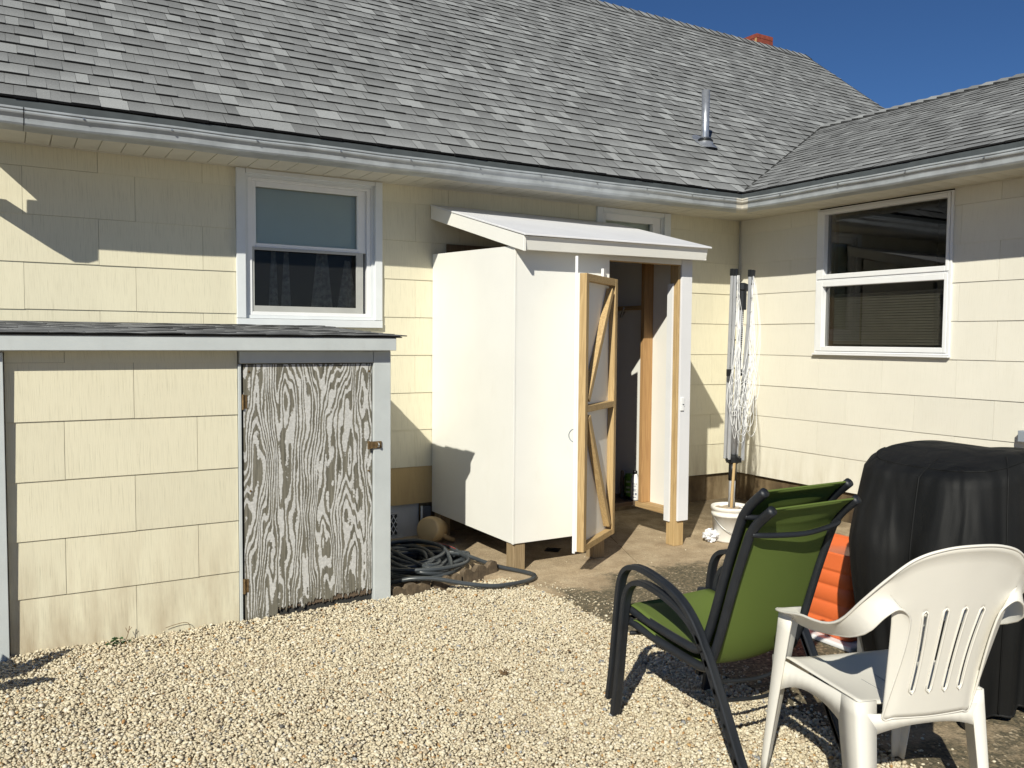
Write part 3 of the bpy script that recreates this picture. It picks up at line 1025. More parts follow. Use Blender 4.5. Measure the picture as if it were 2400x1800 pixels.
rect_frame(TA, -4.506, 1.412, -3.72, 1.845, .016, .052, .040, .018, .020, .034).build('screen_frame', M_alug, win1, bevel=.001)
mesh('insect_screen', [(-4.49, .028, 1.44), (-3.75, .028, 1.44), (-3.75, .028, 1.83), (-4.49, .028, 1.83)], [(0, 1, 2, 3)], M_screen, win1)
mesh('lower_pane', [(-4.49, .075, 1.44), (-3.72, .075, 1.44), (-3.72, .075, 1.85), (-4.49, .075, 1.85)], [(0, 1, 2, 3)], M_glass, win1)
mesh('roller_shade', [(-4.50, .085, 1.86), (-3.70, .085, 1.86), (-3.70, .085, 2.30), (-4.50, .085, 2.30)], [(0, 1, 2, 3)], M_blind, win1, solid=.002)
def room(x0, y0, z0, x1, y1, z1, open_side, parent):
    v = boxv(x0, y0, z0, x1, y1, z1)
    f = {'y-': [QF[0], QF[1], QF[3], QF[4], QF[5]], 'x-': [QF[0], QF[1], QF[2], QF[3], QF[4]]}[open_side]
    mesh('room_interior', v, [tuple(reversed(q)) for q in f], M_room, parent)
room(-4.9, .13, 1.2, -3.3, 1.4, 2.6, 'y-', win1)
def curtain(x0, x1, y, z0, z1, parent, amp=.015, fr=60, mat=M_curtain, taper=0):
    vs = []; n = 40
    for j in range(2):
        for i in range(n + 1):
            t = i / n
            xx = x0 + (x1 - x0) * t
            if j == 1: xx = (x0 + x1) / 2 + (xx - (x0 + x1) / 2) * (1 - taper)
            vs.append((xx, y + amp * math.sin(xx * fr + j), z0 if j == 0 else z1))
    fs = [(i, i + 1, n + 2 + i, n + 1 + i) for i in range(n)]
    mesh('curtain', vs, fs, mat, parent, smooth=True)
curtain(-4.36, -4.29, .16, 1.40, 1.85, win1, taper=.5)
curtain(-4.27, -4.20, .17, 1.40, 1.85, win1, taper=.6)
curtain(-4.06, -3.90, .16, 1.40, 1.85, win1, taper=.5)
curtain(-3.87, -3.70, .17, 1.40, 1.80, win1, taper=.7)
# second small window behind the stall
wr2 = bpy.data.objects.new('window', None); wr2.location = Vector((-1.27, 0, 1.5)) - W(house); wr2.parent = house; COL.objects.link(wr2)
for (a, b) in (((-1.672, -.020, 1.30), (-1.612, .012, 2.352)), ((-.938, -.020, 1.30), (-.868, .012, 2.352)), ((-1.609, -.018, 2.318), (-.941, .012, 2.352)), ((-1.672, -.024, 1.25), (-.868, .012, 1.298))):
    box('casing_board', a, b, M_casing, wr2)
rect_frame(TA, -1.612, 1.30, -.938, 2.330, .02, .02, .02, .02, .004, .10).build('jamb', M_casing, wr2)
rect_frame(TA, -1.592, 1.32, -.958, 2.31, .034, .088, .05, .056, .014, .07).build('sash', M_vinyl, wr2, bevel=.002)
mesh('pane', [(-1.56, .05, 1.36), (-1.04, .05, 1.36), (-1.04, .05, 2.26), (-1.56, .05, 2.26)], [(0, 1, 2, 3)], M_glass, wr2)
mesh('roller_shade', [(-1.58, .085, 1.36), (-1.0, .085, 1.36), (-1.0, .085, 2.28), (-1.58, .085, 2.28)], [(0, 1, 2, 3)], M_blind, wr2, solid=.002)
room(-1.9, .13, 1.1, -.6, 1.2, 2.6, 'y-', wr2)
# wing window
wr3 = bpy.data.objects.new('window', None); wr3.location = Vector((0, -1.5, 1.2)) - W(house); wr3.parent = house; COL.objects.link(wr3)
rect_frame(TB, -2.098, 1.145, -.892, 2.345, .020, .014, .014, .012, -.014, .09).build('outer_frame', M_vinyl, wr3, bevel=.002)
rect_frame(TB, -2.076, 1.762, -.908, 2.331, .024, .064, .040, .030, -.020, .06).build('upper_sash', M_vinyl, wr3, bevel=.004, seg=2)
rect_frame(TB, -2.076, 1.161, -.908, 1.746, .030, .058, .040, .046, -.020, .06).build('lower_sash', M_vinyl, wr3, bevel=.004, seg=2)
box('mullion', (-.012, -2.074, 1.747), (.05, -.908, 1.761), M_vinyl, wr3)
box('sill_flashing', (-.034, -2.105, 1.128), (.01, -.885, 1.1435), M_vinyl, wr3)
mesh('upper_pane', [(.030, -2.06, 1.79), (.030, -.96, 1.79), (.030, -.96, 2.31), (.030, -2.06, 2.31)], [(0, 1, 2, 3)], M_glass2, wr3)
mesh('lower_pane', [(.030, -2.06, 1.19), (.030, -.96, 1.19), (.030, -.96, 1.72), (.030, -2.06, 1.72)], [(0, 1, 2, 3)], M_glass2, wr3)
room(.13, -2.7, .6, 2.6, -.3, 2.75, 'x-', wr3)
mb = MB()
for i in range(20):
    z = 1.22 + i * .021
    mb.add([(.078, -2.04, z), (.078, -.98, z), (.088, -.98, z + .019), (.088, -2.04, z + .019)], [(0, 1, 2, 3)])
mb.build('blind_slats', simple('brown_blind', (.24, .22, .17), .6, .2, 5), wr3, kind='stuff')
box('side_jamb', (.07, -1.01, 1.18), (.12, -.965, 2.3), simple('stained_wood', (.12, .06, .02), .5), wr3)
for (z, y0, y1, x) in ((2.05, -2.6, -1.2, 1.4), (1.93, -2.6, -1.7, .9), (2.22, -2.6, -.9, 1.8)):
    mesh('ceiling_strip', *beam((x, y0, z), (x + .5, y1, z - .02), (0, 0, 1), .035, .01), M_curtain, wr3)
# electrical box on the wing wall
box('junction_box', (-.06, -2.75, .572), (-.004, -2.637, .648), M_elec, house, bevel=.004, seg=2)

# ================================================================== storage lean-to box (left)
st = thing('storage_lean_to', (-5.0, -.7, G), 'low cream-sided storage lean-to with a peeling plywood door and grey shingle top', 'storage shed')
BF = -1.35
front = box('front_wall', (-6.3, BF + .012, -.30), (-4.93, BF + .06, 1.16), M_wallback, st, bevel=0)
box('side_wall', (-4.10, BF + .022, -.28), (-4.088, -.003, 1.17), M_white, st, bevel=0)
rows = [-.30, .025, .292, .567, .841, 1.112, 1.17]
jo = {0: [-5.413], 1: [-5.716, -5.121], 2: [-5.411], 3: [-5.712, -5.121], 4: [-5.411], 5: [-5.706]}
for k in range(6):
    z0, z1 = rows[k], rows[k + 1]
    ed = [-5.948] + sorted(jo[k]) + [-4.922]
    for a, b in zip(ed[:-1], ed[1:]):
        jz = random.uniform(-.0012, .0012) if k else 0
        h = z1 - z0
        pts = []
        for zz, dd in ((z0 + jz, 0), (z1 - .0005, .0062)):
            pts += [(a + .001, BF + dd, zz), (b - .001, BF + dd, zz), (b - .001, BF + .0115, zz), (a + .001, BF + .0115, zz)]
        mesh('siding_shingle', pts, QF, M_siding, front)
box('left_board', (-6.25, BF - .036, -.28), (-5.951, BF - .001, 1.16), M_white, st, bevel=.002)
box('door_jamb', (-4.920, BF - .006, -.28), (-4.905, BF + .04, 1.098), M_white, st)
box('header_board', (-4.915, BF - .018, 1.103), (-4.191, BF + .03, 1.166), M_white, st, bevel=.002)
box('right_board', (-4.189, BF - .020, -.27), (-4.088, BF + .02, 1.166), M_white, st, bevel=.002)
box('sill_board', (-4.90, BF - .004, -.285), (-4.19, BF + .05, -.243), M_oldwood, st)
box('fascia_board', (-6.3, -1.437, 1.170), (-4.083, -1.415, 1.240), M_white, st, bevel=.002)
mesh('side_fascia', [(-4.105, -1.414, 1.170), (-4.0835, -1.414, 1.170), (-4.0835, -.003, 1.236), (-4.105, -.003, 1.236),
                     (-4.105, -1.414, 1.238), (-4.0835, -1.414, 1.238), (-4.0835, -.003, 1.304), (-4.105, -.003, 1.304)], QF, M_white, st)
box('eave_soffit', (-6.3, -1.414, 1.167), (-4.11, BF + .02, 1.176), M_white, st, bevel=0)
# door with rotten jagged foot
dr = None
def ragged_door():
    xs = np.linspace(-4.893, -4.195, 170)
    top = 1.097
    def bot(x, amp):
        t = (x + 4.893) / .698
        base = -.245 if t < .24 else (-.215 + .03 * math.sin(t * 9))
        if t >= .24: base = -.198 + .035 * t * t * (1 if t < .9 else 1.1)
        return base + (random.uniform(-.030, .012) if random.random() < .35 else random.uniform(-.006, .010)) + .008 * math.sin(t * 37)
    lay1 = [bot(x, .017) for x in xs]
    vs = []; fs = []
    n = len(xs)
    y0, y1 = BF - .002, BF + .004
    for x, z in zip(xs, lay1): vs += [(x, y0, z), (x, y0, top), (x, y1, z), (x, y1, top)]
    for i in range(n - 1):
        a, b = i * 4, i * 4 + 4
        fs += [(a, b, b + 1, a + 1), (a, a + 2, b + 2, b), (a + 1, b + 1, b + 3, a + 3), (a + 2, a + 3, b + 3, b + 2)]
    fs += [(0, 1, 3, 2), (n * 4 - 4, n * 4 - 2, n * 4 - 1, n * 4 - 3)]
    d = mesh('door', vs, fs, M_ply, st)
    vs = []; fs = []
    for x, z in zip(xs, lay1):
        zz = min(z - .001, -.212 + .022 * (x + 4.893) + random.uniform(-.008, .004)) if x > -4.72 else z + .004
        vs += [(x, y1 + .0005, zz), (x, y1 + .0005, 0.1), (x, y1 + .009, zz), (x, y1 + .009, .1)]
    for i in range(n - 1):
        a, b = i * 4, i * 4 + 4
        fs += [(a, b, b + 1, a + 1), (a, a + 2, b + 2, b), (a + 2, a + 3, b + 3, b + 2)]
    mesh('inner_ply', vs, fs, M_oldwood, d)
    return d
door = ragged_door()
box('dark_gap', (-4.90, BF + .014, -.28), (-4.19, BF + .018, 1.10), M_dark, st, bevel=0)
for z in (.90, -.06):
    hg = mesh('hinge', *lathe([(0, 0), (.006, 0), (.006, .024), (.0052, .025), (.006, .026), (.006, .050), (.0052, .051), (.006, .052), (.006, .078), (0, .078)], 8, (-4.898, BF - .008, z - .035)), M_rust, door)
    box('hinge_leaf', (-4.894, BF - .0045, z - .03), (-4.875, BF - .0025, z + .04), M_rust, hg, bevel=0)
hp = box('hasp', (-4.225, BF - .030, .625), (-4.145, BF - .024, .665), M_rust, door, bevel=.003)
mesh('staple', *sweep(smooth_path([(-4.168, BF - .022, .633), (-4.168, BF - .043, .638), (-4.168, BF - .043, .652), (-4.168, BF - .022, .657)], 4), circ(.0035, 6)), M_steel, hp, smooth=True)
box('hasp_hinge', (-4.228, BF - .033, .622), (-4.213, BF - .020, .668), M_rust, hp, bevel=.003)
for x, z in ((-4.866, 1.06), (-4.21, 1.055), (-4.862, .44), (-4.214, .5)):
    mesh('nail_head', *lathe([(0, .004), (.005, .003), (.006, 0)], 8), M_rust, door).location = Vector((x, BF - .004, z)) - W(door)
    bpy.data.objects[[o.name for o in door.children][-1]].rotation_euler = (R(90), 0, 0)
# lean-to shingles (curled, weathered)
ltr = mesh('roof_deck', [(-6.3, -1.436, 1.2405), (-4.075, -1.436, 1.2405), (-4.075, -.003, 1.306), (-6.3, -.003, 1.306), (-6.3, -1.436, 1.246), (-4.075, -1.436, 1.246), (-4.075, -.003, 1.312), (-6.3, -.003, 1.312)], QF, M_oldwood, st)
sl_ = .050
oo = Vector((0, -1.447, 1.247)); aa = Vector((1, 0, 0)); bb = Vector((0, 1, sl_)).normalized(); nn = aa.cross(bb)
for i in range(10):
    u = -6.32 - random.uniform(0, .15)
    while u < -4.06:
        wd = random.uniform(.14, .27)
        end = -4.045 + random.uniform(-.03, .02)
        if i == 0 and u + wd > -4.2: end = -4.022
        ub = min(u + wd, end)
        if ub - u > .03:
            v0 = i * .145 + random.uniform(-.004, .004)
            segs = 3; vs = []; fs = []; sh = []
            s0, s1 = random.uniform(.35, 1), random.uniform(.1, .6)
            c0, c1 = random.uniform(0, .004), random.uniform(-.001, .003)
            for j in range(segs + 1):
                t = j / segs; uu = u + .001 + (ub - u - .002) * t
                h = .0062 + c0 * math.sin(t * 3.1) + c1 * t
                for (vv, hh) in ((v0, h), (v0 + .15, .0048), (v0, h - .0045 - random.uniform(0, .002))):
                    vs.append(tuple(oo + aa * uu + bb * vv + nn * hh))
                sh += [s0, s1, 0]
            for j in range(segs):
                a_, b_ = j * 3, j * 3 + 3
                fs += [(a_, b_, b_ + 1, a_ + 1), (a_ + 2, b_ + 2, b_, a_)]
            fs += [(0, 1, 2), (segs * 3, segs * 3 + 2, segs * 3 + 1)]
            mesh('shingle', vs, fs, [M_roof2, M_cut], ltr, attrs={'shade': sh}, mi=[0, 1] * segs + [1, 1])
        u += wd
mesh('roof_tar', [(-6.3, -1.442, 1.2415), (-4.05, -1.442, 1.2415), (-4.05, -1.40, 1.2475), (-6.3, -1.40, 1.2475)], [(0, 1, 2, 3)], M_black, st, solid=.004)

# ================================================================== outdoor shower stall
sh = thing('shower_stall', (-2.44, -.6, G), 'white panelled outdoor shower stall on short timber posts with a lean-to roof', 'outdoor shower')
PT, PB = 1.865, -.070
# side panels have a sloping top against the roof pitch
def panel(name, pts, mat, parent, th, axis):
    pts = [Vector(p) for p in pts]
    n = len(pts); off = Vector(axis) * th
    vs = [tuple(p) for p in pts] + [tuple(p + off) for p in pts]
    fs = [tuple(range(n)), tuple(range(2 * n - 1, n - 1, -1))] + [(i, (i + 1) % n, (i + 1) % n + n, i + n) for i in range(n)]
    return mesh(name, vs, fs, mat, parent)
panel('left_panel', [(-3.180, -1.2, PB), (-3.180, -.002, PB), (-3.180, -.002, 1.868), (-3.180, -1.2, 1.825)], M_panel, sh, .012, (1, 0, 0))
panel('right_panel', [(-1.692, -1.18, PB), (-1.692, -.03, PB), (-1.692, -.03, 2.10), (-1.692, -1.18, 1.84)], M_panel, sh, -.012, (1, 0, 0))
box('front_panel', (-3.168, -1.2, PB), (-2.438, -1.188, 1.84), M_panel, sh, bevel=.001)
box('header_panel', (-2.4375, -1.2, 1.776), (-1.7975, -1.188, 1.84), M_panel, sh, bevel=.001)
box('jamb_board', (-1.797, -1.203, -.066), (-1.697, -1.186, 1.84), M_shedroof, sh, bevel=.002)
box('corner_strip', (-3.184, -1.204, PB - .002), (-3.1715, -1.19, 1.82), M_panel, sh, bevel=.001)
# posts: front left, door post, front right, rear ones
for (x0, y0, zt) in ((-3.168, -1.187, 1.83), (-2.530, -1.187, 1.83), (-1.812, -1.185, 1.83), (-3.168, -.11, 1.80), (-1.795, -.11, 2.1)):
    box('post', (x0, y0, G), (x0 + .089, y0 + .089, zt), M_post if x0 > -1.9 and y0 < -1 else M_foot, sh, bevel=.003)
box('bottom_rail', (-1.794, -1.095, -.040), (-1.7045, -.715, .0), M_posty, sh, bevel=.002)
box('stud', (-1.794, -.79, .001), (-1.7045, -.752, 2.0), M_pine, sh, bevel=.002)
box('mid_rail', (-1.745, -.751, 1.474), (-1.7045, -.112, 1.505), M_posty, sh, bevel=.002)
box('door_stop', (-1.826, -1.142, -.076), (-1.8135, -1.084, 1.645), M_vinyl, sh, bevel=.001)
M_dim_liner = wood_mat('interior_dimming_liner', (.13, .09, .055), (.18, .13, .08), knots=False)  # dark lining material made up to dim the stall interior
box('back_panel', (-3.07, -.020, -.05), (-1.71, -.008, 1.95), M_dim_liner, sh, bevel=0)  # dark colour stands for the shade at the back of the stall
box('dimming_lining', (-3.166, -1.09, -.05), (-3.158, -.115, 1.80), M_dim_liner, sh, bevel=0)  # added board that soaks up bounced light
box('dimming_lining', (-3.07, -1.187, -.05), (-2.535, -1.180, 1.77), M_dim_liner, sh, bevel=0)  # second added board, keeps the interior dim
mesh('dimming_ceiling', [(-3.16, -1.18, 1.835), (-1.71, -1.18, 1.835), (-1.71, -.03, 2.13), (-3.16, -.03, 2.13)], [(0, 1, 2, 3)], M_dim_liner, sh, solid=.004)  # added under the roof, brown to darken the interior
box('top_plate', (-3.166, -1.186, 1.772), (-1.7045, -1.15, 1.83), M_postx, sh, bevel=0)
box('bench_shelf', (-3.07, -.70, -.035), (-1.705, -.022, -.004), M_oldwood, sh)
mesh('shower_valve', *sweep(smooth_path([(-1.75, -.50, 1.46), (-1.80, -.52, 1.42), (-1.82, -.55, 1.44), (-1.82, -.58, 1.49)], 5), circ(.008, 8)), M_steel, sh, smooth=True)
if 0: mesh('shower_pipe', *sweep([(-1.73, -.5, .6), (-1.73, -.5, 1.9)], circ(.010, 8)), M_black, sh, smooth=True)
# roof
rf_pts_t = [(-3.203, -1.352, 1.886), (-1.655, -1.352, 1.897), (-1.455, -.003, 2.226), (-3.203, -.003, 2.236)]
srf = mesh('roof_board', [(x, y, z - .012) for x, y, z in rf_pts_t] + rf_pts_t, QF, M_shedroof, sh, bevel=.002)
def fascia_board(name, p, q, out, hgt, parent, top=-.013, tilt=0.0):
    p, q, out = Vector(p), Vector(q), Vector(out)
    vs = []
    for c in (p, q):
        vs += [tuple(c - out * tilt + Vector((0, 0, top - hgt))), tuple(c - out * (.018 + tilt) + Vector((0, 0, top - hgt))), tuple(c - out * .018 + Vector((0, 0, top))), tuple(c + Vector((0, 0, top)))]
    return mesh(name, vs, [(0, 1, 2, 3), (7, 6, 5, 4), (0, 4, 5, 1), (1, 5, 6, 2), (2, 6, 7, 3), (3, 7, 4, 0)], M_panel, parent, bevel=.0015)
fascia_board('front_fascia', (-3.187, -1.332, 1.887), (-1.672, -1.332, 1.902), (0, -1, 0), .084, sh, tilt=.022)
fascia_board('side_fascia', (-3.1975, -1.331, 1.887), (-3.1975, -.004, 2.236), (-1, 0, 0), .094, sh)
fascia_board('side_fascia', (-1.668, -1.312, 1.902), (-1.475, -.004, 2.226), (1, 0, 0), .084, sh)
for x in (-2.9, -2.3):
    mesh('rafter', *beam((x, -1.31, 1.846), (x, -.03, 2.172), (0, 0, 1), .085, .038), M_posty, sh)
# switch / latch plate on the jamb board
lt = box('latch_plate', (-1.822 + .028, -1.214, .735), (-1.762, -1.2032, .832), M_vinyl, sh, bevel=.003)
mesh('latch_button', *lathe([(0, .004), (.006, .003), (.007, 0)], 8, (0, 0, 0)), M_black, lt).location = Vector((-1.772, -1.215, .78)) - W(lt)
# door, swung out to the left
U = Vector((-.832, -.555, 0)).normalized(); Nn = Vector((.555, -.832, 0)).normalized()
H0 = Vector((-2.392, -1.235, 0))
DW = .597; DB, DT = -.08, 1.645
def dp(u, n, z): return H0 + U * u + Nn * n + Vector((0, 0, z))
def dbox(name, u0, n0, z0, u1, n1, z1, mat, parent, bevel=.0015, label=None):
    vs = [tuple(dp(*q)) for q in ((u0, n0, z0), (u1, n0, z0), (u1, n1, z0), (u0, n1, z0), (u0, n0, z1), (u1, n0, z1), (u1, n1, z1), (u0, n1, z1))]
    return mesh(name, vs, QF, mat, parent, bevel=bevel, label=label)
T_ = .046
sd = dbox('door', 0, -T_ - .012, DB, DW, -T_, DT, M_panel, sh)
dbox('stile', DW - .046, -T_ + .0005, DB, DW, 0, DT, M_post, sd, .002)
dbox('stile', 0, -T_ + .0005, DB, .046, 0, DT, M_post, sd, .002)
def drail(name, z0, z1):
    o = dbox(name, .0465, -T_ + .0005, z0, DW - .0465, -.001, z1, M_postx, sd, .002)
    return o
drail('top_rail', DT - .046, DT)
drail('bottom_rail', DB, DB + .04)
drail('middle_rail', .79, .83)
def brace(u0, z0, u1, z1):
    p = dp(u0, -T_ / 2, z0); q = dp(u1, -T_ / 2, z1)
    mesh('brace', *beam(p, q, tuple(Nn), .043, .042), M_post, sd, bevel=.002)
brace(DW - .075, .862, .085, DT - .075)
brace(DW - .085, .76, .085, DB + .075)
dbox('batten', DW - .012, -T_ - .030, DB - .012, DW + .001, -T_ - .0125, DT + .105, M_vinyl, sd, .001)
dbox('batten', .085, -T_ - .030, DT - .10, .125, -T_ - .0125, DT + .065, M_vinyl, sd, .001)
hp_ = [dp(DW - .05, -T_ - .012, .590), dp(DW - .045, -T_ - .060, .606), dp(DW - .045, -T_ - .078, .64), dp(DW - .045, -T_ - .060, .674), dp(DW - .05, -T_ - .012, .690)]
mesh('pull_handle', *sweep(smooth_path(hp_, 6), circ(.0038, 8)), M_elec, sd, smooth=True)
for z in (.1, 1.45):
    mesh('hinge', *lathe([(0, 0), (.007, 0), (.007, .07), (0, .07)], 8, tuple(dp(-.008, -.03, z))), M_black, sd)

# ================================================================== small things in the stall
bt = thing('shampoo_bottle', (-1.755, -.665, -.004), 'white shampoo bottle with dark cap and grey print inside the shower stall', 'bottle')
def squash(v_, c, s): return [((x - c[0]) * s[0] + c[0], (y - c[1]) * s[1] + c[1], z) for x, y, z in v_]
c0 = (-1.755, -.665, -.004)
v_, f_ = lathe([(0, 0), (.034, .002), (.037, .01), (.038, .12), (.034, .165), (.022, .20), (.016, .208), (0, .208)], 20, c0)
mesh('body', squash(v_, c0, (.75, 1)), f_, M_bottle, bt, smooth=True)
v_, f_ = lathe([(0, .205), (.017, .205), (.017, .228), (.012, .232), (0, .232)], 14, c0)
mesh('cap', v_, f_, M_black, bt, smooth=True)
BN = Vector((-.72, -.69, 0)); BU = Vector((.69, -.72, 0))
def on_bottle(name, u0, z0, u1, z1):
    cc = Vector(c0) + BN * .0335
    mesh(name, [tuple(cc + BU * u + Vector((0, 0, z))) for u, z in ((u0, z0), (u1, z0), (u1, z1), (u0, z1))], [(0, 1, 2, 3)], M_print, bt, solid=.0005)
for z, a, b in ((.115, -.012, .014), (.108, -.011, .013), (.090, -.016, .016), (.082, -.015, .012), (.075, -.016, .016)):
    on_bottle('print_line', a, z, b, z + .0035)
on_bottle('print_block', -.018, .045, -.004, .062)
on_bottle('print_block', .004, .045, .018, .062)
on_bottle('print_line', -.014, .026, .014, .031)
txt = bpy.data.curves.new('lettering', 'FONT'); txt.body = 'Dove'; txt.size = .017; txt.align_x = 'CENTER'; txt.extrude = .0003
txt.materials.append(M_print)
tmp = bpy.data.objects.new('tmp', txt); COL.objects.link(tmp); bpy.context.view_layer.update()
to = bpy.data.objects.new('lettering', bpy.data.meshes.new_from_object(tmp)); bpy.data.objects.remove(tmp); COL.objects.link(to); to.parent = bt
zz = Vector((0, 0, 1))
to.matrix_local = Matrix(((BU.x, 0, BN.x), (BU.y, 0, BN.y), (BU.z, 1, 0))).to_4x4()
to.location = BN * .0345 + Vector((0, 0, .128))
bag = thing('green_bottle', (-1.76, -.60, -.004), 'squat green plastic container standing left of the white shampoo bottle', 'container')
mb = MB()
v_, f_ = lathe([(0, .02), (.04, .02), (.047, .03), (.048, .17), (.040, .195), (.0, .20)], 16, (-1.76, -.60, -.004))
mesh('body', squash(v_, (-1.76, -.60), (.6, 1)), f_, M_green_pl, bag, smooth=True)
v_, f_ = lathe([(0, 0), (.042, 0), (.044, .02), (0, .02)], 16, (-1.76, -.60, -.004))
mesh('foot', squash(v_, (-1.76, -.60), (.6, 1)), f_, M_black, bag)
cc = Vector((-1.76, -.60, 0)) + BN * .046
for z in (.13, .085, .05):
    mesh('label_band', [tuple(cc + BU * u + Vector((0, 0, z + dz))) for u, dz in ((-.02, 0), (.024, 0), (.024, .016), (-.02, .016))], [(0, 1, 2, 3)], simple('pale_label', (.16, .2, .12), .6), bag, solid=.0005)
tag(mesh('scrub_brush', *lathe([(0, 0), (.02, 0), (.021, .03), (.014, .035), (.014, .205), (.008, .215), (0, .216)], 10, (-1.77, -.525, -.004)), M_oldwood, smooth=True), 'brown upright wooden brush handle beside the green container', 'brush')

# ================================================================== rotary clothesline in a bucket
bc = Vector((-1.31, -1.24, G))
bk = thing('bucket', tuple(bc), 'white plastic bucket filled with concrete holding the clothesline pole', 'bucket')
mesh('pail', *lathe([(0, .002), (.112, .002), (.116, .0), (.120, .012), (.133, .19), (.135, .19), (.139, .195), (.139, .212), (.135, .214), (.136, .232), (.143, .236), (.143, .258), (.139, .262), (.132, .258), (.128, .232), (0, .228)], 40, tuple(bc)), M_bucket, bk, smooth=True)
v_, f_ = lathe([(0, .0)] + [(.12 * k / 6, .0) for k in range(1, 7)] + [(.131, -.006)], 24, (bc.x, bc.y, G + .238))
v_ = [(x, y, z + .010 * math.sin(x * 60) * math.cos(y * 55) + .008 * (bc.y - y > 0)) for x, y, z in v_]
mesh('concrete_fill', v_, f_, M_cement, bk, smooth=True)
hpnt = []
for t in np.linspace(0, math.pi, 15):
    a = -math.pi / 2 - .35
    ux, uy = math.cos(a + math.pi / 2), math.sin(a + math.pi / 2)
    fx, fy = math.cos(a), math.sin(a)
    r = .143
    cx = math.cos(t) * .146; dep = math.sin(t)
    hpnt.append((bc.x + ux * cx + fx * (.146 * math.sin(t)), bc.y + uy * cx + fy * (.146 * math.sin(t)), G + .205 - .135 * dep ** 1.2))
mesh('bail', *sweep(smooth_path(hpnt, 3), circ(.0028, 6)), M_steel, bk, smooth=True)
mesh('grip', *sweep(hpnt[6:9], circ(.008, 8)), M_bottle, bk, smooth=True)
cl = thing('rotary_clothesline', (-1.30, -1.235, -.02), 'folded rotary clothesline with four grey arms and tangled white cords in the corner', 'clothesline')
mesh('lower_pole', *sweep([(-1.298, -1.235, -.02), (-1.288, -1.233, .28)], circ(.024, 16)), M_alu, cl, smooth=True)
mesh('wood_stake', *sweep([(-1.330, -1.265, -.03), (-1.318, -1.262, .12), (-1.305, -1.262, .30), (-1.30, -1.262, .36)], circ(.011, 6)), M_post, cl)
mesh('sleeve', *sweep([(-1.290, -1.233, .20), (-1.286, -1.232, .34)], circ(.030, 16)), M_black, cl, smooth=True)
mesh('upper_pole', *sweep([(-1.286, -1.232, .33), (-1.222, -1.225, 1.66)], circ(.021, 14)), M_alu, cl, smooth=True)
mbh = MB()
for k in range(28):
    t = k / 27
    z = 1.10 + .42 * t
    x = -1.286 + (z - .33) / 1.33 * .064
    mbh.box((x - .006, -1.2535, z), (x + .004, -1.246, z + .006))
mbh.build('height_holes', M_black, cl, kind='stuff')
def sq(r): return [(-r, -r), (r, -r), (r, r), (-r, r)]
hub = mesh('lower_hub', *lathe([(0, 0), (.036, 0), (.046, .01), (.046, .05), (.030, .07), (0, .07)], 12, (-1.285, -1.232, .325)), M_black, cl)
mesh('hub_arm', *beam((-1.37, -1.25, .355), (-1.20, -1.215, .355), (0, 0, 1), .035, .016), M_black, hub, bevel=.004)
mesh('hub_arm', *beam((-1.27, -1.30, .355), (-1.30, -1.17, .355), (0, 0, 1), .035, .016), M_black, hub, bevel=.004)
mesh('top_hub', *lathe([(0, 0), (.034, 0), (.034, .14), (.044, .15), (.044, .19), (.02, .2), (0, .2)], 12, (-1.222, -1.225, 1.47)), M_black, cl)
mesh('top_ear', *beam((-1.285, -1.235, 1.635), (-1.150, -1.215, 1.63), (0, 0, 1), .04, .016), M_black, cl, bevel=.004)
arms = [((-1.352, -1.255, .36), (-1.330, -1.262, 1.745)), ((-1.335, -1.20, .36), (-1.290, -1.19, 1.752)), ((-1.215, -1.26, .345), (-1.180, -1.262, 1.745)), ((-1.22, -1.20, .36), (-1.105, -1.215, 1.75))]
for p, q in arms:
    ar = mesh('arm', *sweep([p, q], sq(.0108), ref=(1, .3, 0)), M_alu, cl, bevel=.003)
    d = (Vector(q) - Vector(p)).normalized()
    mesh('end_cap', *sweep([tuple(Vector(q) - d * .03), tuple(Vector(q) + d * .022)], sq(.0145), ref=(1, .3, 0)), M_black, ar, bevel=.003)
    for k in range(7):
        c = Vector(q).lerp(Vector(p), .06 + .075 * k)
        mesh('line_hole', *lathe([(0, 0), (.006, 0), (.006, .003), (0, .003)], 6), M_black, ar).location = c + Vector((0, -.018, 0)) - W(ar)
        ar.children[-1].rotation_euler = (R(90), 0, 0)
for x in (-1.36, -1.235):
    mesh('strut_joint', *lathe([(0, 0), (.022, 0), (.022, .05), (0, .05)], 8, (x, -1.25, .98)), M_black, cl)
mb = MB()
def top_pt(i, f):
    p, q = arms[i]; return Vector(q).lerp(Vector(p), f)
for k in range(27):
    i, j = random.choice(((0, 1), (0, 2), (1, 3), (2, 3), (0, 3), (2, 2), (0, 0)))
    f = random.choice((.02, .02, .08, .15, .22, .30, .38, .45))
    a = top_pt(i, f) + Vector((random.uniform(-.012, .012), -.02 - random.uniform(0, .02), 0))
    b = top_pt(j, f + random.uniform(-.03, .05)) + Vector((random.uniform(-.012, .012), -.02 - random.uniform(0, .02), 0))
    lo = max(random.triangular(.46, 1.0, .60), .46)
    if lo > a.z - .15: lo = a.z - .25
    cx = (a.x + b.x) / 2 - .035 + random.uniform(-.04, .04)
    half = random.uniform(.02, .065)
    if abs(cx - half + 1.29) > .15: cx = -1.27
    sx = 1 if a.x > b.x else -1
    y = -1.275 - random.uniform(0, .04)
    pts = [a, (a.x + random.uniform(-.02, .02) + sx * .0, y, a.z * .6 + lo * .4), (cx + sx * half, y - .008, lo + .16), (cx + sx * half * .8, y - .012, lo + .05), (cx, y - .014, lo),
           (cx - sx * half * .8, y - .012, lo + .05), (cx - sx * half, y - .008, lo + .17), (b.x + random.uniform(-.02, .02), y, b.z * .6 + lo * .4), b]
    v_, f_ = sweep(smooth_path(pts, 5), circ(.0021, 4), cap=False)
    mb.add(v_, f_)
